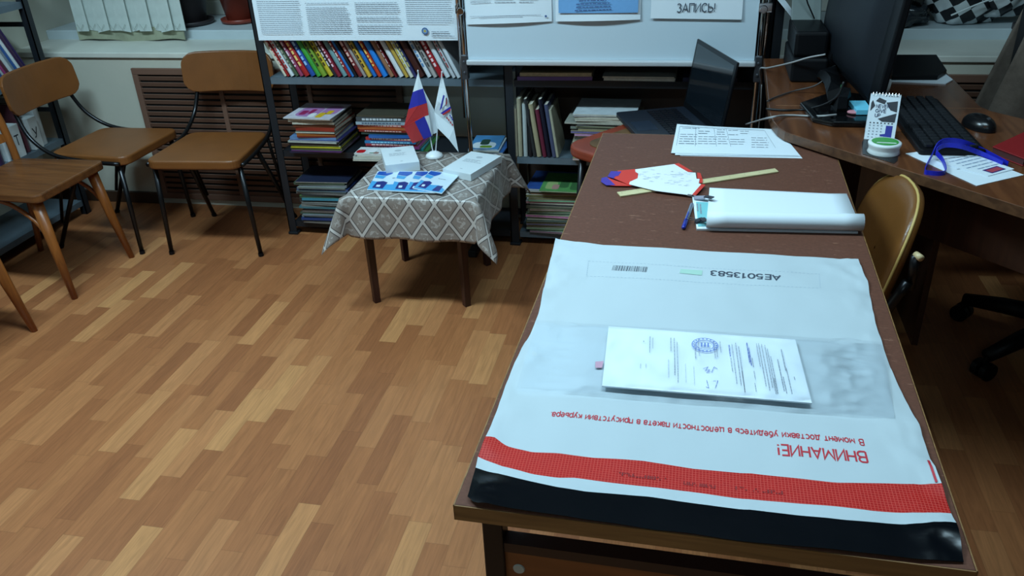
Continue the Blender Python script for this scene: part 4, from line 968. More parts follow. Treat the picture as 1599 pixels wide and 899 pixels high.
# dashed perforation of the number label
bb_ = MB()
for p0, p1 in (((919,408),(1279,428)), ((916,431),(1281,451)), ((919,408),(916,431)), ((1279,428),(1281,451))):
    a = up_z(AT(*p0, z=ZB)); c = up_z(AT(*p1, z=ZB)); L_ = (c-a).length; nseg = int(L_/.007); sd = (c-a).normalized().cross(Vector((0,0,1)))*.0004
    for k in range(nseg):
        p = a+(c-a)*(k/nseg); q = a+(c-a)*((k+.45)/nseg); bb_.poly([p-sd, q-sd, q+sd, p+sd])
drape(bb_).build('perforation', mat('pale_blue_print', (150,170,190), .6), t)
# faint black overprint on the red band, red bar by the right seam
for s, p0, p1 in (('ЗПУ-01-ЛОН', (1040,746), (967,737)), ('НЕ ВСКРЫ', (1117,757), (1066,750.5)), ('ЗПУ-01-ЛОН', (1222,767), (1145,758))):
    a = up_z(AT(*p0, z=ZB)); c = up_z(AT(*p1, z=ZB)); bx = MB(); 
    d = (c-a); d.z = 0; sd = Vector((0,0,1)).cross(d).normalized(); RR = random.Random(int(p0[0])); x = 0
    while x < .97:
        w = RR.uniform(.03,.07); h0, h1 = RR.choice(((0,.006),(0,.002),(.004,.006),(0,.006)))
        if RR.random() > .18: bx.poly([a+d*x+sd*h0, a+d*(x+w*.6)+sd*h0, a+d*(x+w*.6)+sd*h1, a+d*x+sd*h1])
        x += w
    drape(bx).build('overprint', mat('dark_red_print', (128,24,24), .6), t)
P = [up_z(AT(*p, z=ZB)) for p in ((1451,723),(1455,723),(1468,756),(1464.5,757))]; sm_ = MB()
for k in range(14):
    q0 = lambda f: P[0]*(1-f)+P[3]*f
    q1 = lambda f: P[1]*(1-f)+P[2]*f
    sm_.poly([q0(k/14), q0((k+1)/14), q1((k+1)/14), q1(k/14)])
sm_.v = [v-Vector((.0035,0,0)) for v in sm_.v]; sm_ = drape(sm_); sm_.v = [v+Vector((0,0,.0006)) for v in sm_.v]
sm_.build('seam_mark', RED, t)
# document in the pocket
CD = crop((930,490), 4.442)
D0 = [AT(*p, z=ZB+.008) for p in ((950.3,507.8),(1242,528.5),(1262,619),(942.7,583))]
D1 = [AT(*p, z=ZB+.004) for p in ((940,607),(1267,634))]
dt = thing('document', 'stack of printed sheets with a blue stamp inside the clear pocket of the courier bag', 'document', (.3,.37,ZB+.004))
zc = lambda v: ZB+.0052
A, B = D0[0], D0[1]; Cx, Dx = D1[1], D1[0]
ds = MB()
def docs(u, v):
    p = (A*(1-u)+B*u)*(1-v)+(Dx*(1-u)+Cx*u)*v
    return Vector((p.x, p.y, ZB+.0062+.0035*v))
ds.grid(docs, 20, 12); ds.build('sheets', PAPER, dt, solid=-.0022)
ln = MB()
def dq(x0, y0, x1, y1, w, mi=0):
    a = AT(930+x0/4.442, 490+y0/4.442, z=ZB+.0085); c = AT(930+x1/4.442, 490+y1/4.442, z=ZB+.0085)
    a.z = c.z = ZB+.0100; d = (c-a); L_ = d.length
    if L_ < 1e-5: return
    d.normalize(); s = d.cross(Vector((0,0,1)))*w*.62; x = 0; RR = random.Random(int(x0*7+y0))
    while x < L_:
        l = min(RR.uniform(.003,.011), L_-x); p = a+d*x; q = p+d*l; ln.poly([p-s, q-s, q+s, p+s], mi); x += l+.0012
for (x, y0, y1, w, mi) in ((378,160,275,.0008,0),(398,170,245,.0006,0),(522,170,262,.0009,0),(545,172,430,.0009,0),(565,200,480,.0007,0),(505,320,450,.0004,0),(688,210,315,.0009,0),(712,180,295,.0007,0),(820,195,310,.0008,0),(838,220,305,.0007,0),(862,195,272,.0007,0),
 (622,350,480,.0003,0),(680,370,500,.0003,0),(925,220,300,.0009,1),(938,310,405,.0007,0),(945,215,490,.0007,0),(970,205,500,.0008,0),(992,230,545,.0008,0),(1015,400,550,.0007,0),(1048,205,340,.0011,1),(1062,240,365,.0009,1),(1085,310,375,.0008,0),(1098,400,460,.0006,0),(1104,485,545,.0007,0),
 (1115,210,370,.0007,0),(1130,210,510,.0008,0),(1150,215,540,.0008,0),(1172,220,520,.0008,0),(1190,245,565,.0007,0),(1214,300,560,.0008,0),(1236,450,565,.0006,0),(1287,250,400,.0010,0),(1262,320,540,.0010,0),(1300,440,560,.0009,0),(1322,380,560,.0008,0),(1376,440,462,.0008,0),(334,190,200,.001,0),(312,350,380,.0005,0),(350,350,380,.0005,0)):
    k = -.10+(x-90)/1295*.345
    dq(x, y0, x+k*(y1-y0), y1, w, mi)
for P in (((745,385),(780,372),(760,400),(792,390),(770,412),(800,402)), ((805,410),(822,372),(845,385)), ((770,465),(785,520),(765,510)), ((815,470),(848,468),(830,520))):
    for (x0,y0), (x1,y1) in zip(P, P[1:]): dq(x0, y0, x1, y1, .0006, 1)
ln.build('printed_text', [INK, BLUE_INK], dt)
c = AT(930+758/4.442, 490+220/4.442, z=ZB+.0085); c.z = ZB+.0102
st = MB()
for r in (.0205, .0145):
    n_ = 40
    for k in range(n_):
        a0, a1 = 2*PI*k/n_, 2*PI*(k+1)/n_
        e0, e1 = Vector((math.cos(a0),math.sin(a0),0)), Vector((math.cos(a1),math.sin(a1),0)); st.poly([c+e0*r, c+e1*r, c+e1*(r-.0012), c+e0*(r-.0012)])
for k in range(-1, 2): st.poly([c+Vector((k*.005-.001,-.006,0)), c+Vector((k*.005+.001,-.006,0)), c+Vector((k*.005+.001,.006,0)), c+Vector((k*.005-.001,.006,0))])
for k in range(18):
    a0 = 2*PI*k/18; e0 = Vector((math.cos(a0),math.sin(a0),0)); s0 = Vector((-math.sin(a0),math.cos(a0),0))*.0012; st.poly([c+e0*.0162-s0, c+e0*.0162+s0, c+e0*.0188+s0, c+e0*.0188-s0])
st.build('blue_stamp', mat('stamp_blue', (92,120,190), .7), dt)
# clear pocket
FM = bpy.data.materials.new('clear_film'); FM.use_nodes = True; nt = FM.node_tree; nt.nodes.clear()
no = nt.nodes.new('ShaderNodeOutputMaterial'); mx = nt.nodes.new('ShaderNodeMixShader'); tr = nt.nodes.new('ShaderNodeBsdfTransparent'); gl = nt.nodes.new('ShaderNodeBsdfGlossy'); fr = nt.nodes.new('ShaderNodeFresnel')
tr.inputs[0].default_value = (.985,.99,1,1); gl.inputs['Roughness'].default_value = .13; fr.inputs[0].default_value = 1.33
nt.links.new(fr.outputs[0], mx.inputs[0]); nt.links.new(tr.outputs[0], mx.inputs[1]); nt.links.new(gl.outputs[0], mx.inputs[2]); nt.links.new(mx.outputs[0], no.inputs[0])
Q = [AT(*p, z=ZB+.008) for p in ((838,497),(1378,530),(1399,650),(806,603))]
def film(u, v):
    p = (Q[0]*(1-u)+Q[1]*u)*(1-v)+(Q[3]*(1-u)+Q[2]*u)*v
    e = min(1, min(u, 1-u)*9); inside = max(0, min(1, (min(u-.12, .86-u))*12+.5))
    h = .0042+.0085*inside*min(1, v*8)*min(1, (1-v)*6+.1)
    r = .0018*noise.noise(Vector((p.x*16,p.y*26,3)))+.0010*noise.noise(Vector((p.x*50,p.y*34,7)))
    r += (1-inside)*(.0045*(1-abs(noise.noise(Vector((p.x*17,p.y*42,11)))))**3+.002*abs(noise.noise(Vector((p.x*60,p.y*60,4)))))
    return Vector((p.x, p.y, max(ZB+.0036, ZB+h+r*min(1, e))))
MB().grid(film, 90, 40).build('clear_pocket', FM, t, smooth=True)
bb_ = MB(); P = [up_z(AT(*p, z=ZB)) for p in ((927,577),(940,577),(945,556),(932,558))]
bb_.poly([P[0]*.8+P[1]*.2, P[1], P[1]*.5+P[2]*.5, P[0]*.5+P[3]*.5]); bb_.build('pink_mark', mat('pale_pink_print', (196,150,168), .6), t)

# ------------------------------------------------------------------ things on the brown table
def flat_card(name, label, cat, polys, z0, dz, mats_, group=None, txt=None):
    t = thing(name, label, cat, AT(*polys[0][0][0], z=z0), group=group)
    for nm, P, mi, th in ((p[2], p[0], p[1], p[3]) for p in polys):
        pass
    return t
zT = TH+.0006
# printed lists
for i, (P, lab) in enumerate(((((1064,202),(1220,207),(1253,247),(1062,243)), 'bottom printed list poking out under the others at the far end of the table'),
                               (((1060,199),(1216,203),(1250,244),(1054,242)), 'middle printed list of the paper pile at the far end of the brown table'),
                               (((1057,196),(1214,202),(1246,243),(1048,239)), 'topmost printed list, with a table, at the far end of the brown table'))):
    z0 = zT+i*.0012
    t = thing('printed_list', lab, 'paper', AT(*P[3], z=z0), group='printed lists at the far end of the table')
    G = [AT(*p, z=z0) for p in P]
    MB().grid(lambda u, v: (G[3]*(1-u)+G[2]*u)*(1-v)+(G[0]*(1-u)+G[1]*u)*v+Vector((0,0,.004*(v**4)*(1-u)**3)), 10, 6).build('sheet', PAPER, t, solid=.0006)
    if i == 2:
        b = MB(); f = lambda u, v: (G[3]*(1-u)+G[2]*u)*(1-v)+(G[0]*(1-u)+G[1]*u)*v+Vector((0,0,.0012+.004*(v**4)*(1-u)**3))
        ex = G[2]-G[3]; ey = G[0]-G[3]
        for (u, v, w, n_) in ((.06,.88,.16,1),(.05,.66,.15,5),(.22,.88,.10,3),(.22,.6,.16,4),(.40,.88,.07,3),(.40,.62,.09,4),(.51,.88,.09,3),(.51,.62,.13,4),(.62,.86,.08,2),(.70,.62,.14,5)):
            para(b, f(u,v), ex, ey, w*ex.length, n_, .019, .0035, seed=int(u*100+v*10), rag=.1)
        for u in (.03, .19, .37, .49, .86): 
            b.poly([f(u,.25), f(u+.0025,.25), f(u+.0025,.92), f(u,.92)])
        b.poly([f(.03,.92), f(.86,.92), f(.86,.93), f(.03,.93)])
        b.build('printed_table', INK, t)
# ruler
P = [AT(*p, z=zT+.003) for p in ((963.5,299.5),(1210,262.5),(1216,267.5),(969,306))]
P = [Vector((p.x,p.y,zT)) for p in P]
t = thing('ruler', 'pale wooden ruler lying under the cards on the brown table', 'ruler', P[0])
MB().slab(P, (0,0,.003)).build('strip', wood_mat('ruler_wood', (190,176,130), (214,200,156), 'X', 2, .5), t, bevel=.0004)
b = MB(); ex = P[1]-P[0]; ey = P[3]-P[0]
for k in range(0, 101):
    p = P[0]+ex*(.02+.0096*k)+Vector((0,0,.0033)); w = ex.normalized()*.0003; l = .55 if k % 10 == 0 else .25
    b.poly([p, p+w, p+w+ey*l, p+ey*l])
b.build('scale_marks', INK_D, t)
# paper cards, fanned
c3 = crop((930,240), 5.33)
WH, RD, BLc = mat('card_white', (226,230,232), .55), mat('card_red', (206,52,40), .55), mat('card_blue', (66,48,150), .55)
def card(label, parts, z0, th=.0008, txt=None):
    t = thing('paper_card', label, 'card', AT(*c3(parts[0][1][0])[0], z=z0), group='fanned tricolour cards on the table')
    for k, (nm, P, m_) in enumerate(parts):
        Wd = [AT(*p, z=z0) for p in c3(*P)]
        MB().slab([p+Vector((0,0,k*.0003)) for p in Wd], (0,0,th)).build(nm, m_, t)
    if txt:
        b = MB(); R = random.Random(5)
        A = AT(*c3((380,170))[0], z=z0); Bv = AT(*c3((820,240))[0], z=z0)
        for k in range(60):
            u, v = R.random(), R.random(); x = 380+430*u-60*v; y = 125+45*u*(1-v)+ (95+55*u)*v
            if x > 640 and y < 120: continue
            p = AT(*c3((x,y))[0], z=z0); p.z = z0+th+.0009
            d = Vector((R.uniform(.004,.012), R.uniform(-.001,.003), 0)); s = Vector((0,R.uniform(.0003,.0007),0)); b.poly([p-s, p+d-s, p+d+s, p+s])
        b.build('handwriting', mat('grey_blue_ink', (160,168,184), .7), t)
    return t
card('lowest red and blue paper card poking out of the fan on the brown table', [('red_field', ((95,200),(300,270),(160,268),(90,262)), RD), ('blue_tip', ((50,205),(92,195),(165,264),(90,265),(45,235)), BLc), ('red_end', ((845,160),(872,165),(888,210),(846,210)), RD)], zT+.0032)
card('red and blue paper card second in the fan on the brown table', [('red_field', ((185,142),(330,130),(372,155),(350,168),(356,205),(285,236),(282,256),(300,270),(150,205)), RD), ('blue_tip', ((128,148),(215,150),(190,186),(166,190),(150,208),(100,192)), BLc), ('red_end', ((858,214),(892,212),(890,246),(848,246)), RD)], zT+.0044)
card('topmost white paper card covered in handwriting in the fan on the brown table', [('white_field', ((330,132),(655,88),(770,155),(832,160),(840,210),(866,212),(858,250),(880,256),(800,348),(500,310),(280,256),(284,236),(350,206),(356,166),(332,152)), WH), ('red_end', ((655,88),(690,80),(812,152),(770,155)), RD), ('red_end', ((880,256),(915,262),(832,352),(800,348)), RD)], zT+.0060, txt=True)
# clip folder with rolled pages
t = thing('paper_bundle', 'white sheets rolled over on a clipped bundle on the brown table', 'paper bundle', AT(1220,340,z=zT))
zc_ = zT
P = [AT(*p, z=zT+.004) for p in ((1081,306),(1318,312),(1340,362),(1088,357))]
MB().slab([Vector((p.x,p.y,zT)) for p in P], (0,0,.004)).build('lower_sheets', PAPER, t)
TEAL = mat('teal_sheet', (120,190,196), .5)
P = [AT(*p, z=zT+.005) for p in ((1087,315),(1300,322),(1310,352),(1090,353))]
MB().slab([Vector((p.x,p.y,zT+.0042)) for p in P], (0,0,.0008)).build('teal_sheet', TEAL, t)
b = MB(); a = P[0]; 
for k in range(2): para(b, AT(1089.5+k*5,318+k*1,z=zT+.005)+Vector((0,0,.0008)), AT(1092+k*5,347,z=zT+.005)-AT(1089.5+k*5,318,z=zT+.005), Vector((1,0,0)), .06, 1, .01, .003, seed=k)
b.build('printed_text', INK, t)
# flat top page then a roll at the near side; section in (s, z), s along the short side
pa, pb = AT(1108,292.5,z=zT+.008), AT(1322,303,z=zT+.008); qa, qb = AT(1102,362,z=zT), AT(1347,367.5,z=zT)
Rr = .0165
def rollpage(u, v):
    top_ = pa*(1-u)+pb*u; bot = qa*(1-u)+qb*u; d = bot-top_; d.z = 0; L_ = d.length; d.normalize()
    flatL = L_-2*Rr+Rr+.002
    arc = 2*PI*Rr*.86; tot = flatL+arc; s = v*tot
    if s < flatL:
        p = top_+d*s; z = zT+.0075-.002*(s/flatL)
        if u > .97: z += .002
    else:
        th_ = (s-flatL)/Rr; p = top_+d*(flatL+Rr*math.sin(th_)); z = zT+.0055+Rr-Rr*math.cos(th_)
    return Vector((p.x, p.y, z))
MB().grid(rollpage, 8, 44).build('rolled_page', PAPER, t, solid=.0008, smooth=True)
BC = mat('binder_clip', (34,30,40), .3, .2)
for k, (p, q, r) in enumerate((((1088,309),(1101,309),(1113,311)), ((1089,346),(1096,343),(1101,348)))):
    c = AT(*p, z=zT+.006); c2 = AT(*q, z=zT+.01); c3_ = AT(*r, z=zT+.012)
    cl_ = MB().slab([Vector((c.x-.006,c.y-.009,zT+.0052)), Vector((c2.x,c2.y-.009,zT+.010)), Vector((c2.x,c2.y+.009,zT+.010)), Vector((c.x-.006,c.y+.009,zT+.0052))], (0,0,.0025)).build('binder_clip', BC if k else mat('clip_silver', (170,168,184), .3, .5), t, bevel=.0008)
    MB().bar((c2.x,c2.y,zT+.014), (c3_.x,c3_.y,zT+.0155), .012, .0022).build('clip_handle', BC, cl_)
    MB().tube([(c.x-.004,c.y+.004,zT+.010), (c.x-.02,c.y+.010+.002*k,zT+.010), (c.x-.021,c.y+.003,zT+.0095), (c.x-.004,c.y-.003,zT+.0095)], .0008, 6).build('wire_arm', CHROME, cl_)
# pen
a, c = AT(1080.5,319,z=zT+.005), AT(1067,356,z=zT+.005); a.z = c.z = zT+.0048; d = (c-a)
t = thing('pen', 'blue capped ballpoint pen beside the rolled sheets on the brown table', 'pen', c)
MB().tube([a, a+d*.70], [.0042,.0042], 8).build('barrel', mat('smoky_plastic', (112,120,136), .25), t)
MB().tube([a+d*.68, a+d*.96, a+d*1.0], [.0048,.0046,.003], 12).build('cap', mat('blue_plastic', (28,44,150), .3), t, smooth=True)
MB().bar(a+d*.42+Vector((0,0,.0052)), a+d*.72+Vector((0,0,.0052)), .0025, .0012).build('clip', mat('blue_plastic', (28,44,150), .3), t)

# ------------------------------------------------------------------ computer desk
DZ = .785
DWD = wood_mat('glossy_brown_veneer', (76,42,25), (114,68,40), 'Y', .8, .25, .3)
DEG = wood_mat('veneer_edge', (70,44,28), (104,70,46), 'X', 1, .4)
e1, e2 = Vector((.507,1.437)), Vector((.945,.966)); ed = (e2-e1).normalized(); en = Vector((-ed.y, ed.x)); WB = .56
if en.y < 0: en = -en
farc = e1+ed*1.35
poly = [(.478,1.60),(.482,1.53),(.492,1.475),(.507,1.437),tuple(farc),tuple(farc+en*WB),(1.112,1.588),(1.052,1.655),(1.036,1.70),(1.036,2.24),(.50,2.24)]
t = thing('computer_desk', 'glossy brown corner desk carrying the monitor and keyboard', 'desk', (.8,1.5,0))
o = MB().prism(poly, DZ-.024, DZ).build('desktop', DWD, t, bevel=.0015)
b = MB()
for (p, q) in zip(poly, poly[1:]+poly[:1]):
    p, q = Vector(p), Vector(q); d = (q-p).normalized(); nn = Vector((d.y,-d.x))
    b.slab([(p.x,p.y,DZ-.0235), (q.x,q.y,DZ-.0235), (q.x,q.y,DZ-.0012), (p.x,p.y,DZ-.0012)], (nn.x*.0012,nn.y*.0012,0))
b.build('edge_band', DEG, o)
MB().box((.50,1.676,DZ-.0002), (1.035,1.6775,DZ+.0003)).build('top_joint', mat('pale_joint', (150,110,80), .5), o)
DPN = wood_mat('dark_desk_panel', (50,28,20), (72,42,28), 'Z', .8, .4)
def vpan(a, c, z0, z1, th, name, m_=DPN):
    a, c = Vector(a), Vector(c); d = (c-a).normalized(); nn = Vector((-d.y,d.x))*th
    return MB().slab([(a.x,a.y,z0), (c.x,c.y,z0), (c.x,c.y,z1), (a.x,a.y,z1)], (nn.x,nn.y,0)).build(name, m_, t)
m0 = e1+ed*.16+en*.10
vpan(e1+ed*.16+en*.11, farc+en*.11-ed*.04, .592, DZ-.024, .016, 'modesty_panel')
vpan(farc-ed*.03+en*.03, farc-ed*.03+en*(WB-.03), 0, DZ-.024, .018, 'side_panel')
vpan((.52,1.62), (.52,2.2), .0, DZ-.024, -.018, 'side_panel')
vpan((.54,2.21), (1.0,2.21), .25, DZ-.024, .016, 'back_panel')
vpan((1.0,1.72), (1.0,2.2), 0, DZ-.024, -.018, 'side_panel')
# monitor: panel seen from behind
nb = AT(1377,171,z=.812); fbm = AT(1291,82,z=.812)
mdv = (fbm-nb); mw = mdv.length; mdv.normalize(); mn = Vector((-mdv.y*-1, -mdv.x, 0)); mn = Vector((mdv.y,-mdv.x,0))
if mn.x < 0: mn = -mn            # screen faces +x
tilt = Vector((0,0,1))+mn*.11; tilt.normalize()
t = thing('monitor', 'black computer monitor seen from behind on the corner desk', 'monitor', (.70,1.62,DZ))
mh = .37
def mp_(s, h, d): return nb+mdv*(s*mw)+tilt*(h*mh)+mn*d
b = MB(); b.slab([mp_(0,0,0), mp_(1,0,0), mp_(1,1,0), mp_(0,1,0)], mn*-.022); o = b.build('panel', BLACKP, t, bevel=.005)
MB().slab([mp_(.02,.04,.0004), mp_(.98,.04,.0004), mp_(.98,.97,.0004), mp_(.02,.97,.0004)], mn*.0006).build('screen', mat('dark_screen', (12,14,18), .15), o)
b = MB()
def bulge(u, v):
    return mp_(.10+.88*u, .03+.92*v, -.022-.05*(math.sin(PI*u)*math.sin(PI*v))**.4)
b.grid(bulge, 16, 12); b.build('rear_cover', mat('black_rear_plastic', (20,24,30), .5, spec=.25, bump=.1, bscale=300), t, smooth=True)
q = mp_(.30,.08,-.0235); MB().slab([q, q+mdv*.035, q+mdv*.035+tilt*.018, q+tilt*.018], mn*-.0006).build('maker_badge', mat('badge_grey', (88,92,96), .4), o)
nk = Vector((.655,1.60,DZ))
kk = mp_(.62,.08,-.045)
MB().ribbon(bez([nk+Vector((0,0,.012)), nk+Vector((.0,.02,.05)), kk+Vector((-.012,-.02,-.03)), kk+Vector((0,0,.03))], 6), mdv, .06, .024).build('neck', BLACKP, t, bevel=.005)
bp_ = [AT(*p, z=DZ) for p in ((1248,168),(1268,192),(1300,199),(1362,200),(1396,178),(1385,158),(1300,150))]
MB().prism([(p.x,p.y) for p in bp_], DZ+.0005, DZ+.016).build('base', mat('gloss_black', (10,11,13), .12), t, bevel=.005, bseg=3)
# keyboard
def obl(p, q, r): pass
k0, k1, k2, k3 = [AT(*p, z=DZ+.02) for p in ((1403,157),(1441,149),(1520,222),(1452,233))]
kc = (k0+k1+k2+k3)/4; kd = ((k3-k0)+(k2-k1)); kd.z = 0; kl = (k3-k0).length*.5+(k2-k1).length*.5; kd.normalize(); ka = math.atan2(kd.y, kd.x)
t = thing('keyboard', 'black computer keyboard beside the monitor on the corner desk', 'keyboard', (kc.x,kc.y,DZ), ka)
kwid = .145; kl = .44
MB().prism(rrect(kl, kwid, .01, 4), .0005, .016).build('case', BLACKP, t, local=True, bevel=.003)
km = None
for i in range(5):
    for j in range(19):
        if km is None: ko = MB().prism(rrect(.0185,.019,.003,2), 0, .008).build('key', mat('key_cap', (30,32,36), .45, spec=.3), t, local=True, bevel=.0012); km = ko
        else: ko = km.copy(); COL.objects.link(ko)
        ko.location = (-kl/2+.019+j*.0222, -kwid/2+.022+i*.0245, .0162)
# mouse
mc = AT(1531,203,z=DZ)
t = thing('mouse', 'black computer mouse on the corner desk by the keyboard', 'mouse', (mc.x,mc.y+.02,DZ), .4)
def mouse(u, v):
    a = 2*PI*u; r = math.sin(PI/2*min(1, v*1.0)); h = math.cos(PI/2*v)
    return Vector((.031*math.cos(a)*r, .052*math.sin(a)*r, .001+.034*h**.8))
MB().grid(mouse, 28, 10).lathe([(.0001,.0005),(.95,.0005)], (0,0,0), 28, 0, Matrix.Diagonal((.031,.052,1,1))).build('shell', mat('mouse_black', (18,18,20), .25), t, local=True, smooth=True)
MB().cyl((-.003,-.028,.029), (.003,-.028,.029), .005).build('wheel', mat('grey_rubber', (60,60,64), .6), t, local=True)
MB().bar((-.02,-.04,.0165), (.005,-.0475,.0150), .0012, .003).build('chrome_trim', CHROME, t, local=True)
# desk calendar
a, c = AT(1349,217,z=DZ), AT(1396,220.5,z=DZ); ta, tb = AT(1361,154,z=DZ+.105), AT(1406,161,z=DZ+.105)
ex = (c-a).normalized(); back = Vector((-ex.y,ex.x,0))
hh = .105; wv = (c-a).length
a.z = c.z = DZ+.0008
apex = back*.035
t = thing('desk_calendar', 'small white tent calendar with a motto standing on the corner desk', 'calendar', a)
fa, fc = a, c; ua, uc = a+apex+Vector((0,0,hh)), c+apex+Vector((0,0,hh)); ra, rc = a+apex*2, c+apex*2
MB().slab([fa, fc, uc, ua], back*.0012).build('front_leaf', PAPER, t); MB().slab([ra, rc, uc, ua], back*-.0012).build('rear_leaf', PAPER, t)
ey = (ua-fa).normalized(); fnrm = ex.cross(ey); 
if fnrm.y > 0: fnrm = -fnrm
cp = lambda u, v, d=.0006: fa+(fc-fa)*u+(ua-fa)*v+fnrm*d
b = MB()
for P in ([(.06,.62),(.2,.74),(.1,.86),(.06,.8)], [(.55,.82),(.92,.86),(.94,.62),(.72,.66)], [(.35,.46),(.94,.60),(.92,.40),(.5,.40)], [(.2,.84),(.5,.78),(.55,.86),(.3,.92)]): b.poly([cp(u,v) for u, v in P], 0)
for i in range(5): b.poly([cp(.5+.09*i,.955), cp(.54+.09*i,.955), cp(.54+.09*i,.975), cp(.5+.09*i,.975)], 0)
for r_ in range(5):
    for q_ in range(6):
        if q_ >= 4 and r_ < 4: continue
        b.poly([cp(.1+.13*q_,.30-.065*r_), cp(.15+.13*q_,.30-.065*r_), cp(.15+.13*q_,.32-.065*r_), cp(.1+.13*q_,.32-.065*r_)], 2)
for q_ in range(7): b.poly([cp(.1+.12*q_,.355), cp(.15+.12*q_,.355), cp(.15+.12*q_,.38), cp(.1+.12*q_,.38)], 0)
b.poly([cp(.66,.32), cp(.88,.32), cp(.88,.02), cp(.62,.02), cp(.62,.08), cp(.5,.08), cp(.5,.12), cp(.66,.14)], 1)
b.build('printed_picture', [mat('dark_grey_print', (60,62,68), .5), mat('violet_blue_print', (52,58,150), .5), INK], t)
for i, wds in enumerate(('NEVER', 'GIVE', 'UP')):
    text(wds, 'printed_motto', mat('navy_print', (36,44,84), .5), t, cp(.24,.70-.10*i,.001), ex, ey, .0078, width=(.030,.024,.012)[i], weight=.14)
bb_ = MB()
for i in range(9): p = ua+(uc-ua)*(.08+.105*i); bb_.tube([p+fnrm*.003-ey*.004, p+Vector((0,0,.003)), p-fnrm*.003-ey*.004], .0008, 6)
bb_.build('wire_binding', CHROME, t)
# round tin
c = AT(1379.5,236,z=DZ+.004); 
t = thing('round_tub', 'round white tub with a green lid at the corner desk edge', 'tub', (c.x,c.y,DZ))
MB().lathe([(.034,.0005),(.037,.003),(.0345,.010),(.0345,.015),(.0375,.022),(.0375,.026),(.035,.028)], (c.x,c.y,DZ), 36).build('body', mat('white_tub', (222,228,228), .3), t, smooth=True)
MB().disc((c.x,c.y,DZ+.0285), .030, n=32).build('lid_label', mat('green_label', (58,150,62), .35), t)
MB().poly([(c.x-.022,c.y-.012,DZ+.0287), (c.x+.022,c.y-.016,DZ+.0287), (c.x+.024,c.y-.010,DZ+.0287), (c.x-.018,c.y-.007,DZ+.0287)]).build('label_stripe', mat('white_tub', (222,228,228), .3), t)
tag(MB().slab([AT(*p, z=DZ+.0012)-Vector((0,0,.0007)) for p in ((1346,222),(1352,212),(1402,215),(1402,250),(1396,255),(1347,240))], (0,0,.0004)).build('clear_sleeve', FM), 'clear plastic sleeve lying under the white tub and calendar', 'sleeve')
bpy.data.objects['clear_sleeve'].location.z += 0
# badge papers and lanyard
G = [AT(*p, z=DZ+.001) for p in ((1414,239.5),(1525,290),(1599,273),(1486,230))]
t = thing('paper_sheet', 'white printed sheet under the blue lanyard on the corner desk', 'paper', G[0])
MB().slab([Vector((p.x,p.y,DZ+.0005)) for p in G], (0,0,.0008)).build('sheet', PAPER, t)
b = MB(); para(b, G[0]*.75+G[3]*.25+(G[1]-G[0])*.08+Vector((0,0,.0008)), G[3]-G[0], G[0]-G[1], .12, 6, .022, .003, seed=111, rag=.4); b.build('printed_text', INK, t)
G = [AT(*p, z=DZ+.004) for p in ((1466,253),(1543,274),(1584,263),(1520,240))]
t = thing('badge_card', 'white identity card with a small red blue strip hanging on the blue lanyard', 'badge', G[0])
MB().slab([Vector((p.x,p.y,DZ+.0016)) for p in G], (0,0,.0016)).build('card', PAPER, t)
b = MB(); f = lambda u, v: (G[0]*(1-u)+G[1]*u)*(1-v)+(G[3]*(1-u)+G[2]*u)*v; zz_ = DZ+.0036
fz = lambda u, v, d=0: Vector((f(u,v).x, f(u,v).y, zz_+d))
for i in range(5): para(b, fz(.08+.14*i,.95), G[0]-G[3], G[0]-G[1], .085, 1, .01, .0035, seed=120+i)
b.build('printed_text', mat('blue_grey_ink', (130,150,175), .7), t)
b = MB(); b.poly([fz(.74,.25), fz(.95,.25), fz(.93,.8), fz(.72,.8)], 0); b.poly([fz(.78,.3,.0002), fz(.92,.3,.0002), fz(.9,.75,.0002), fz(.76,.75,.0002)], 1); b.build('colour_strip', [mat('strip_violet', (60,40,110), .5), mat('strip_pink', (170,70,80), .5)], t)
LN = mat('blue_lanyard', (28,36,180), .45)
pts = [(1574,256,.006),(1560,248,.007),(1533,234,.012),(1505,222,.03),(1480,219,.034),(1465,225,.028),(1455,243,.010),(1444,266,.005),(1452,270,.005),(1470,271,.005),(1477,266,.006),(1472,250,.010),(1462,236,.022),(1476,227,.031),(1502,229,.030),(1533,240,.010),(1566,255,.007)]
b = MB().ribbon(bez([AT(x, y, z=DZ+h) for x, y, h in pts], 6), (0,0,1), .011, .0014)
tag(b.build('lanyard', LN), 'blue ribbon lanyard looped over the papers on the corner desk', 'lanyard')
# red notebook
G = [AT(*p, z=DZ+.02) for p in ((1550,228),(1600,247),(1650,226),(1600,205))]
t = thing('notebook', 'dark red hardback notebook at the right edge of the corner desk', 'notebook', G[0])
RN = mat('dark_red_cover', (132,24,28), .45)
z0 = [Vector((p.x,p.y,DZ+.0006)) for p in G]
MB().slab(z0, (0,0,.002)).slab([p+Vector((0,0,.016)) for p in z0], (0,0,.003)).build('cover', RN, t, bevel=.001)
cN = sum(z0, Vector())/4
MB().slab([cN+(p-cN)*.97+Vector((0,0,.0021)) for p in z0], (0,0,.0138)).build('page_block', mat('dark_page_edges', (80,40,40), .7), t)
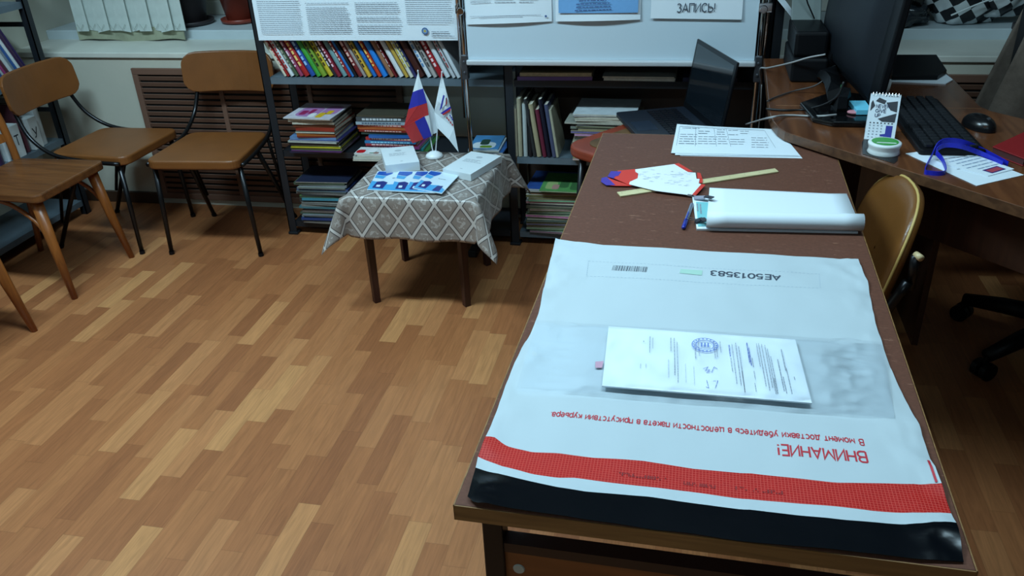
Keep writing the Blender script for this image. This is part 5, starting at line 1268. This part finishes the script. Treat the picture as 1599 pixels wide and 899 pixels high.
# sticky notes and small things by the monitor foot
G = [AT(*p, z=DZ+.03) for p in ((1326,157),(1351,157),(1362,172),(1338,172))]
t = thing('sticky_pad', 'pale blue sticky note pad on the monitor foot', 'sticky notes', G[0])
MB().slab([Vector((p.x,p.y,DZ+.018)) for p in G], (0,0,.012)).build('pad', mat('sky_note', (110,200,226), .6), t)
c = AT(1334,174,z=DZ+.022); c.z = DZ+.0175
tag(MB().lathe([(.0005,0),(.017,0),(.018,.004),(.015,.006),(.0005,.006)], c, 24, 0, Matrix.Diagonal((1,.75,1,1))).build('eraser', mat('pink_eraser', (196,130,140), .6), smooth=True), 'pink oval eraser in front of the blue sticky notes', 'eraser')
a = AT(1312,170,z=DZ+.018); c = AT(1309,154,z=DZ+.055)
t = thing('highlighter', 'green highlighter pen leaning behind the monitor neck', 'pen', a); a = Vector((a.x+.0,a.y-.0,DZ+.019))
MB().cyl(a, a+Vector((0,.02,.045)), .006, n=12).build('barrel', mat('green_plastic', (40,150,70), .3), t); MB().cyl(a+Vector((0,.02,.045)), a+Vector((0,.025,.058)), .005, .003, n=12).build('cap', mat('dark_green_plastic', (24,90,44), .3), t)
c = AT(1380,146,z=DZ+.02)
t = thing('paper_cup', 'small white cup behind the monitor corner', 'cup', (c.x,c.y,DZ))
MB().lathe([(.018,.0005),(.022,.045),(.0205,.045),(.017,.004)], (c.x+.005,c.y+.05,DZ), 20).build('cup', mat('white_plastic', (226,230,232), .35), t, smooth=True)
# black printer at the far left of the desk
a = AT(1233,129,z=DZ); w = AT(1292,129,z=DZ).x-a.x-.005
t = thing('printer', 'black box printer at the far left of the corner desk', 'printer', (a.x+w/2,a.y+.12,DZ))
zA = AT(1233,92,y=a.y).z; zB_ = AT(1236,50,y=a.y+.02).z
MB().box((a.x,a.y,DZ+.0005), (a.x+w,a.y+.26,zA)).build('lower_body', BLACKP, t, bevel=.008, bseg=3)
MB().box((a.x+.004,a.y+.02,zA), (a.x+w-.004,a.y+.255,zB_)).build('upper_body', mat('printer_black', (10,11,14), .4, spec=.22), t, bevel=.01, bseg=3)
MB().slab([(a.x+.005,a.y+.20,zB_), (a.x+w-.01,a.y+.20,zB_), (a.x+w-.01,a.y+.27,zB_+.095), (a.x+.005,a.y+.27,zB_+.095)], (0,.008,0)).build('paper_tray', mat('grey_green_plastic', (92,102,100), .5), t, bevel=.003)
MB().tube([(a.x+.03,a.y+.202,zB_+.10),(a.x+.05,a.y+.2,zB_+.05),(a.x+.075,a.y+.195,zB_+.005)], .0025, 6).build('tray_wire', BLACKP, t)
# papers and black folder at the far right of the desk
G = [AT(*p, z=DZ+.002) for p in ((1393,127),(1477,131),(1475,124),(1488,125),(1466,108),(1394,118))]
tag(MB().slab([Vector((p.x,p.y,DZ+.0006)) for p in (G[0],G[1],G[3],G[4],G[5])], (0,0,.003)).build('paper_sheets', PAPER), 'white sheets under the black folder by the right window', 'paper')
G = [AT(*p, z=DZ+.012) for p in ((1392,121),(1464,121),(1450,108),(1478,112),(1462,88),(1396,88))]
zf = DZ+.0042
tag(MB().slab([Vector((p.x,p.y,zf)) for p in (G[0],G[1],G[3],G[4],G[5])], (0,0,.014)).build('folder', BLACKP, bevel=.002), 'black folder lying on white sheets by the right window', 'folder')
# cables
WC, BCb = mat('grey_cable', (150,150,150), .5), mat('black_cable', (16,16,18), .5)
def cable(label, pts, m_, r=.0028):
    tag(MB().tube(bez(pts, 8), r, 8).build('cable', m_, smooth=True), label, 'cable', 'cables left of the monitor')
ux = br+.03
cable('pale cable running from the whiteboard upright up to the printer', [(ux,SY-.03,.70), AT(1187,108,y=2.1), AT(1200,106,y=2.05), AT(1235,98,y=1.93), AT(1262,90,y=1.9), AT(1289,85,y=1.88)], WC)
cable('pale cable lying across the desk corner to the monitor foot', [AT(1165,194,y=1.9), AT(1200,184,z=DZ+.004), AT(1228,180,z=DZ+.004), AT(1262,181,z=DZ+.004), AT(1285,181,z=DZ+.021), AT(1306,179,z=DZ+.022)], WC)
cable('black cable arching from the monitor neck to the left desk edge', [AT(1318,128,z=.90), AT(1308,150,z=.86), AT(1285,164,z=.82), AT(1255,171,z=DZ+.004), AT(1225,172,z=DZ+.004), AT(1196,170,z=DZ+.003)], BCb, .003)
cable('thin dark cable behind the black monitor foot', [AT(1296,118,z=.84), AT(1272,134,z=.81), AT(1240,142,z=DZ+.006), AT(1210,152,z=DZ+.004), AT(1198,158,z=DZ+.0035)], mat('dark_grey_cable', (60,56,56), .5), .0024)
cable('white cable hanging down beside the right whiteboard upright', [(ux+.0,SY-.03,.70), (ux+.004,SY-.032,.55), (ux-.012,SY-.03,.30), (ux+.01,SY-.05,.01)], WC, .0022)

# ------------------------------------------------------------------ right window sill things
def blob(name, m_, c, size, seed, parent=None, amp=.25, fr_=2.2, nu=48, nv=28):
    b = MB()
    def f(u, v):
        a = 2*PI*u; ph = PI*v; d = Vector((math.cos(a)*math.sin(ph), math.sin(a)*math.sin(ph), -math.cos(ph)))
        k = 1+amp*noise.noise(d*fr_+Vector((seed,0,0)))+amp*.4*noise.noise(d*fr_*3+Vector((0,seed,0)))
        q = Vector((d.x*size[0]*k, d.y*size[1]*k, d.z*size[2]*k)); q.z = max(q.z, -size[2]*.80)
        return Vector(c)+q
    b.grid(f, nu, nv); return b.build(name, m_, parent, smooth=True)
def checker_mat():
    M = mat('checked_fabric', (200,205,205), .45, bump=.3, bscale=14); nt = M.node_tree; N = nt.nodes.new; L = nt.links.new
    tc = N('ShaderNodeTexCoord'); mp = N('ShaderNodeMapping'); mp.inputs['Rotation'].default_value = (0, math.radians(38), 0); L(tc.outputs['Object'], mp.inputs[0])
    ck = N('ShaderNodeTexChecker'); ck.inputs['Scale'].default_value = 22; ck.inputs['Color1'].default_value = lin((205,212,214))+(1,); ck.inputs['Color2'].default_value = lin((22,24,30))+(1,)
    wv_ = N('ShaderNodeVectorMath'); wv_.operation = 'MULTIPLY'; wv_.inputs[1].default_value = (1,0,1); L(mp.outputs[0], wv_.inputs[0])
    L(wv_.outputs[0], ck.inputs['Vector']); L(ck.outputs['Color'], nt.nodes['Principled BSDF'].inputs['Base Color']); return M
CK = checker_mat()
pz = .76
cB = AT(1485,50,y=2.93)
t = thing('checked_bag', 'black and white checked bag in clear wrap on the right window sill', 'bag', (1.36,2.98,pz))
blob('bag_body', CK, (AT(1500,30,y=2.95).x, 2.97, .90), (.15,.10,.17), 3.1, t, .22)
blob('bag_flap', CK, (AT(1560,24,y=2.95).x, 2.98, .90), (.20,.09,.14), 7.7, t, .3)
b = MB(); p0, p1 = AT(1485,24,y=2.84), AT(1560,-6,y=2.86)
b.tube(bez([p0, (p0+p1)/2+Vector((0,-.006,.004)), p1], 5), .0035, 6); b.build('wrap_fold', mat('clear_fold', (220,228,230), .1), t, smooth=True)
t = thing('black_bag', 'shiny black plastic bag on the right window sill behind the monitor', 'bag', (1.05,2.9,pz))
blob('bag_body', mat('black_polythene', (10,11,13), .22, bump=.5, bscale=12), (AT(1405,10,y=2.9).x, 2.97, .93), (.115,.10,.19), 1.4, t, .18)
blob('bag_skirt', mat('smoky_polythene', (40,46,52), .2, bump=.5, bscale=12), (AT(1412,58,y=2.82).x, 2.93, .80), (.10,.085,.05), 5.5, t, .25)
t = thing('sill_plant', 'low green plant in a dark tray on the right window sill', 'plant', AT(1598,40,y=3.0))
cP = AT(1606,44,z=.775)
MB().prism(rrect(.26,.09,.02,4,cP.x+.09,cP.y+.03), .7605, .785).build('tray', mat('dark_pot', (52,46,48), .45), t, bevel=.003)
for k in range(16):
    R = random.Random(k); q = Vector((cP.x-.02+.015*k, cP.y+.03+R.uniform(-.02,.02), .785)); d = Vector((R.uniform(-.05,.05), R.uniform(-.05,.02), 0))
    MB().grid(lambda u, v: q+d*v+Vector(((u-.5)*.02*(1-v*v),0,.06*v)), 2, 5).build('leaf', MATS['leaf_green'], t, solid=.0015)

# ------------------------------------------------------------------ brown chair at the table
cb = Vector((.722, 1.10, 0))
t = thing('upholstered_chair', 'brown leatherette chair with pale piping tucked beside the brown table', 'chair', (.55,1.12,0))
BV = mat('brown_vinyl', (116,74,34), .32, var=.12, vscale=7, bump=.15, bscale=200)
tw = Vector((-.06,1,0)).normalized(); th_ = Vector((.22,0,1)).normalized(); tn = tw.cross(th_)
if tn.x > 0: tn = -tn
bc_ = Vector((.712,1.115,.615))
def sup(a, e=2.6):
    c, s = math.cos(a), math.sin(a); return (math.copysign(abs(c)**(2/e), c), math.copysign(abs(s)**(2/e), s))
NB = 48; hwid, hhei = .165, .165
def ring(k, off, dome=0):
    return [bc_+tw*(sup(2*PI*i/NB)[0]*hwid*k)+th_*(sup(2*PI*i/NB)[1]*hhei*k)+tn*(off-(.03*(sup(2*PI*i/NB)[0]*k)**2)*-1) for i in range(NB)]
b = MB(); rings = [ring(.02,.016), ring(.35,.0155), ring(.7,.013), ring(.9,.008), ring(.985,.0), ring(1,-.010), ring(.985,-.020), ring(.7,-.028), ring(.02,-.03)]
vs = [p for r in rings for p in r]; fs = [(i*NB+j, i*NB+(j+1) % NB, (i+1)*NB+(j+1) % NB, (i+1)*NB+j) for i in range(len(rings)-1) for j in range(NB)]
b.add(vs, fs); b.build('backrest', BV, t, smooth=True)
r_ = ring(1.0,-.006); MB().tube(r_+[r_[0]], .0032, 6).build('piping', mat('yellow_piping', (196,164,96), .45), t, smooth=True)
MB().prism(rrect(.36,.40,.05,6,.515,1.12), .43, .47).build('seat', BV, t, bevel=.012, bseg=3)
for y in (.945, 1.295):
    s = 1 if y > 1.1 else -1
    MB().tube(bez([(.66,y-.0,0),(.645,y,.25),(.665,y,.44),(.735,y,.62)], 6), .011).build('back_post', TUBE, t, smooth=True)
    MB().cyl((.36,y,.43), (.345,y,0), .011).build('leg', TUBE, t, smooth=True)
    MB().cyl((.36,y,.425), (.66,y,.425), .009).build('seat_rail', TUBE, t, smooth=True)
pg = AT(1437,402,y=.93)
MB().cyl(pg+Vector((-.006,.014,0)), pg+Vector((.001,-.004,0)), .0072, .0072, 14).build('post_plug', mat('cream_plug', (206,184,140), .4), t, smooth=True)
MB().cyl(pg+Vector((-.006,.01,0)), (.745,.955,.60), .010).build('back_bar', TUBE, t, smooth=True)

# ------------------------------------------------------------------ office chair with jacket at the right edge
oc = Vector((1.42, 1.72, 0))
t = thing('office_chair', 'black office chair on castors behind the corner desk at the right edge', 'office chair', oc)
for k in range(5):
    a = math.radians(140+72*k); d = Vector((math.cos(a), math.sin(a), 0))
    o = MB().tube([oc+d*.04+Vector((0,0,.12)), oc+d*.18+Vector((0,0,.10)), oc+d*.30+Vector((0,0,.075))], [.03,.026,.02], 10).build('base_arm', BLACKP, t, smooth=True)
    w_ = Vector((-d.y,d.x,0))
    MB().cyl(oc+d*.30+w_*-.025+Vector((0,0,.028)), oc+d*.30+w_*-.006+Vector((0,0,.028)), .028, n=18).cyl(oc+d*.30+w_*.006+Vector((0,0,.028)), oc+d*.30+w_*.025+Vector((0,0,.028)), .028, n=18).cyl(oc+d*.30+Vector((0,0,.03)), oc+d*.30+Vector((0,0,.075)), .008).build('castor', BLACKP, o)
MB().cyl(oc+Vector((0,0,.1)), oc+Vector((0,0,.42)), .028, n=18).build('gas_column', BLACKP, t, smooth=True)
MB().prism(rrect(.46,.46,.09,6,oc.x+.05,oc.y), .42, .49).build('seat', mat('black_fabric', (20,20,22), .9), t, bevel=.02, bseg=3)
cbk = Vector((1.36, 2.02, 0))
MB().prism(rrect(.44,.055,.025,6,1.42,2.03), .58, 1.02).build('backrest', mat('black_fabric', (20,20,22), .9), t, bevel=.02, bseg=3)
MB().ribbon([(1.42,1.90,.44),(1.42,2.03,.47),(1.42,2.065,.70)], (1,0,0), .07, .012).build('back_bracket', BLACKP, t)
JK = mat('grey_brown_wool', (104,92,82), .95, var=.15, vscale=40, bump=.6, bscale=160)
b = MB()
def jacket(u, v):
    x = 1.42+(u-.5)*(.40+.22*v); fold = .012*math.sin(u*26+v*3)*v
    # over the top of the backrest and down its front
    return Vector((x, 1.985-.03*v+fold-.015*math.sin(PI*u), 1.04-.50*v-.05*(abs(u-.5)*2)**3*(1-v)))
def jback(u, v): 
    p = jacket(u, v); return Vector((p.x, 2.078+.02*v+.01*math.sin(u*21)*v, p.z))
b.grid(jacket, 36, 20); b.grid(jback, 36, 20)
b.grid(lambda u, v: jacket(u,0)*(1-v)+jback(u,0)*v+Vector((0,0,.012*math.sin(PI*v))), 36, 4)
tag(b.build('jacket', JK, smooth=True, solid=.004), 'grey brown wool jacket hanging over the office chair at the right edge', 'jacket')
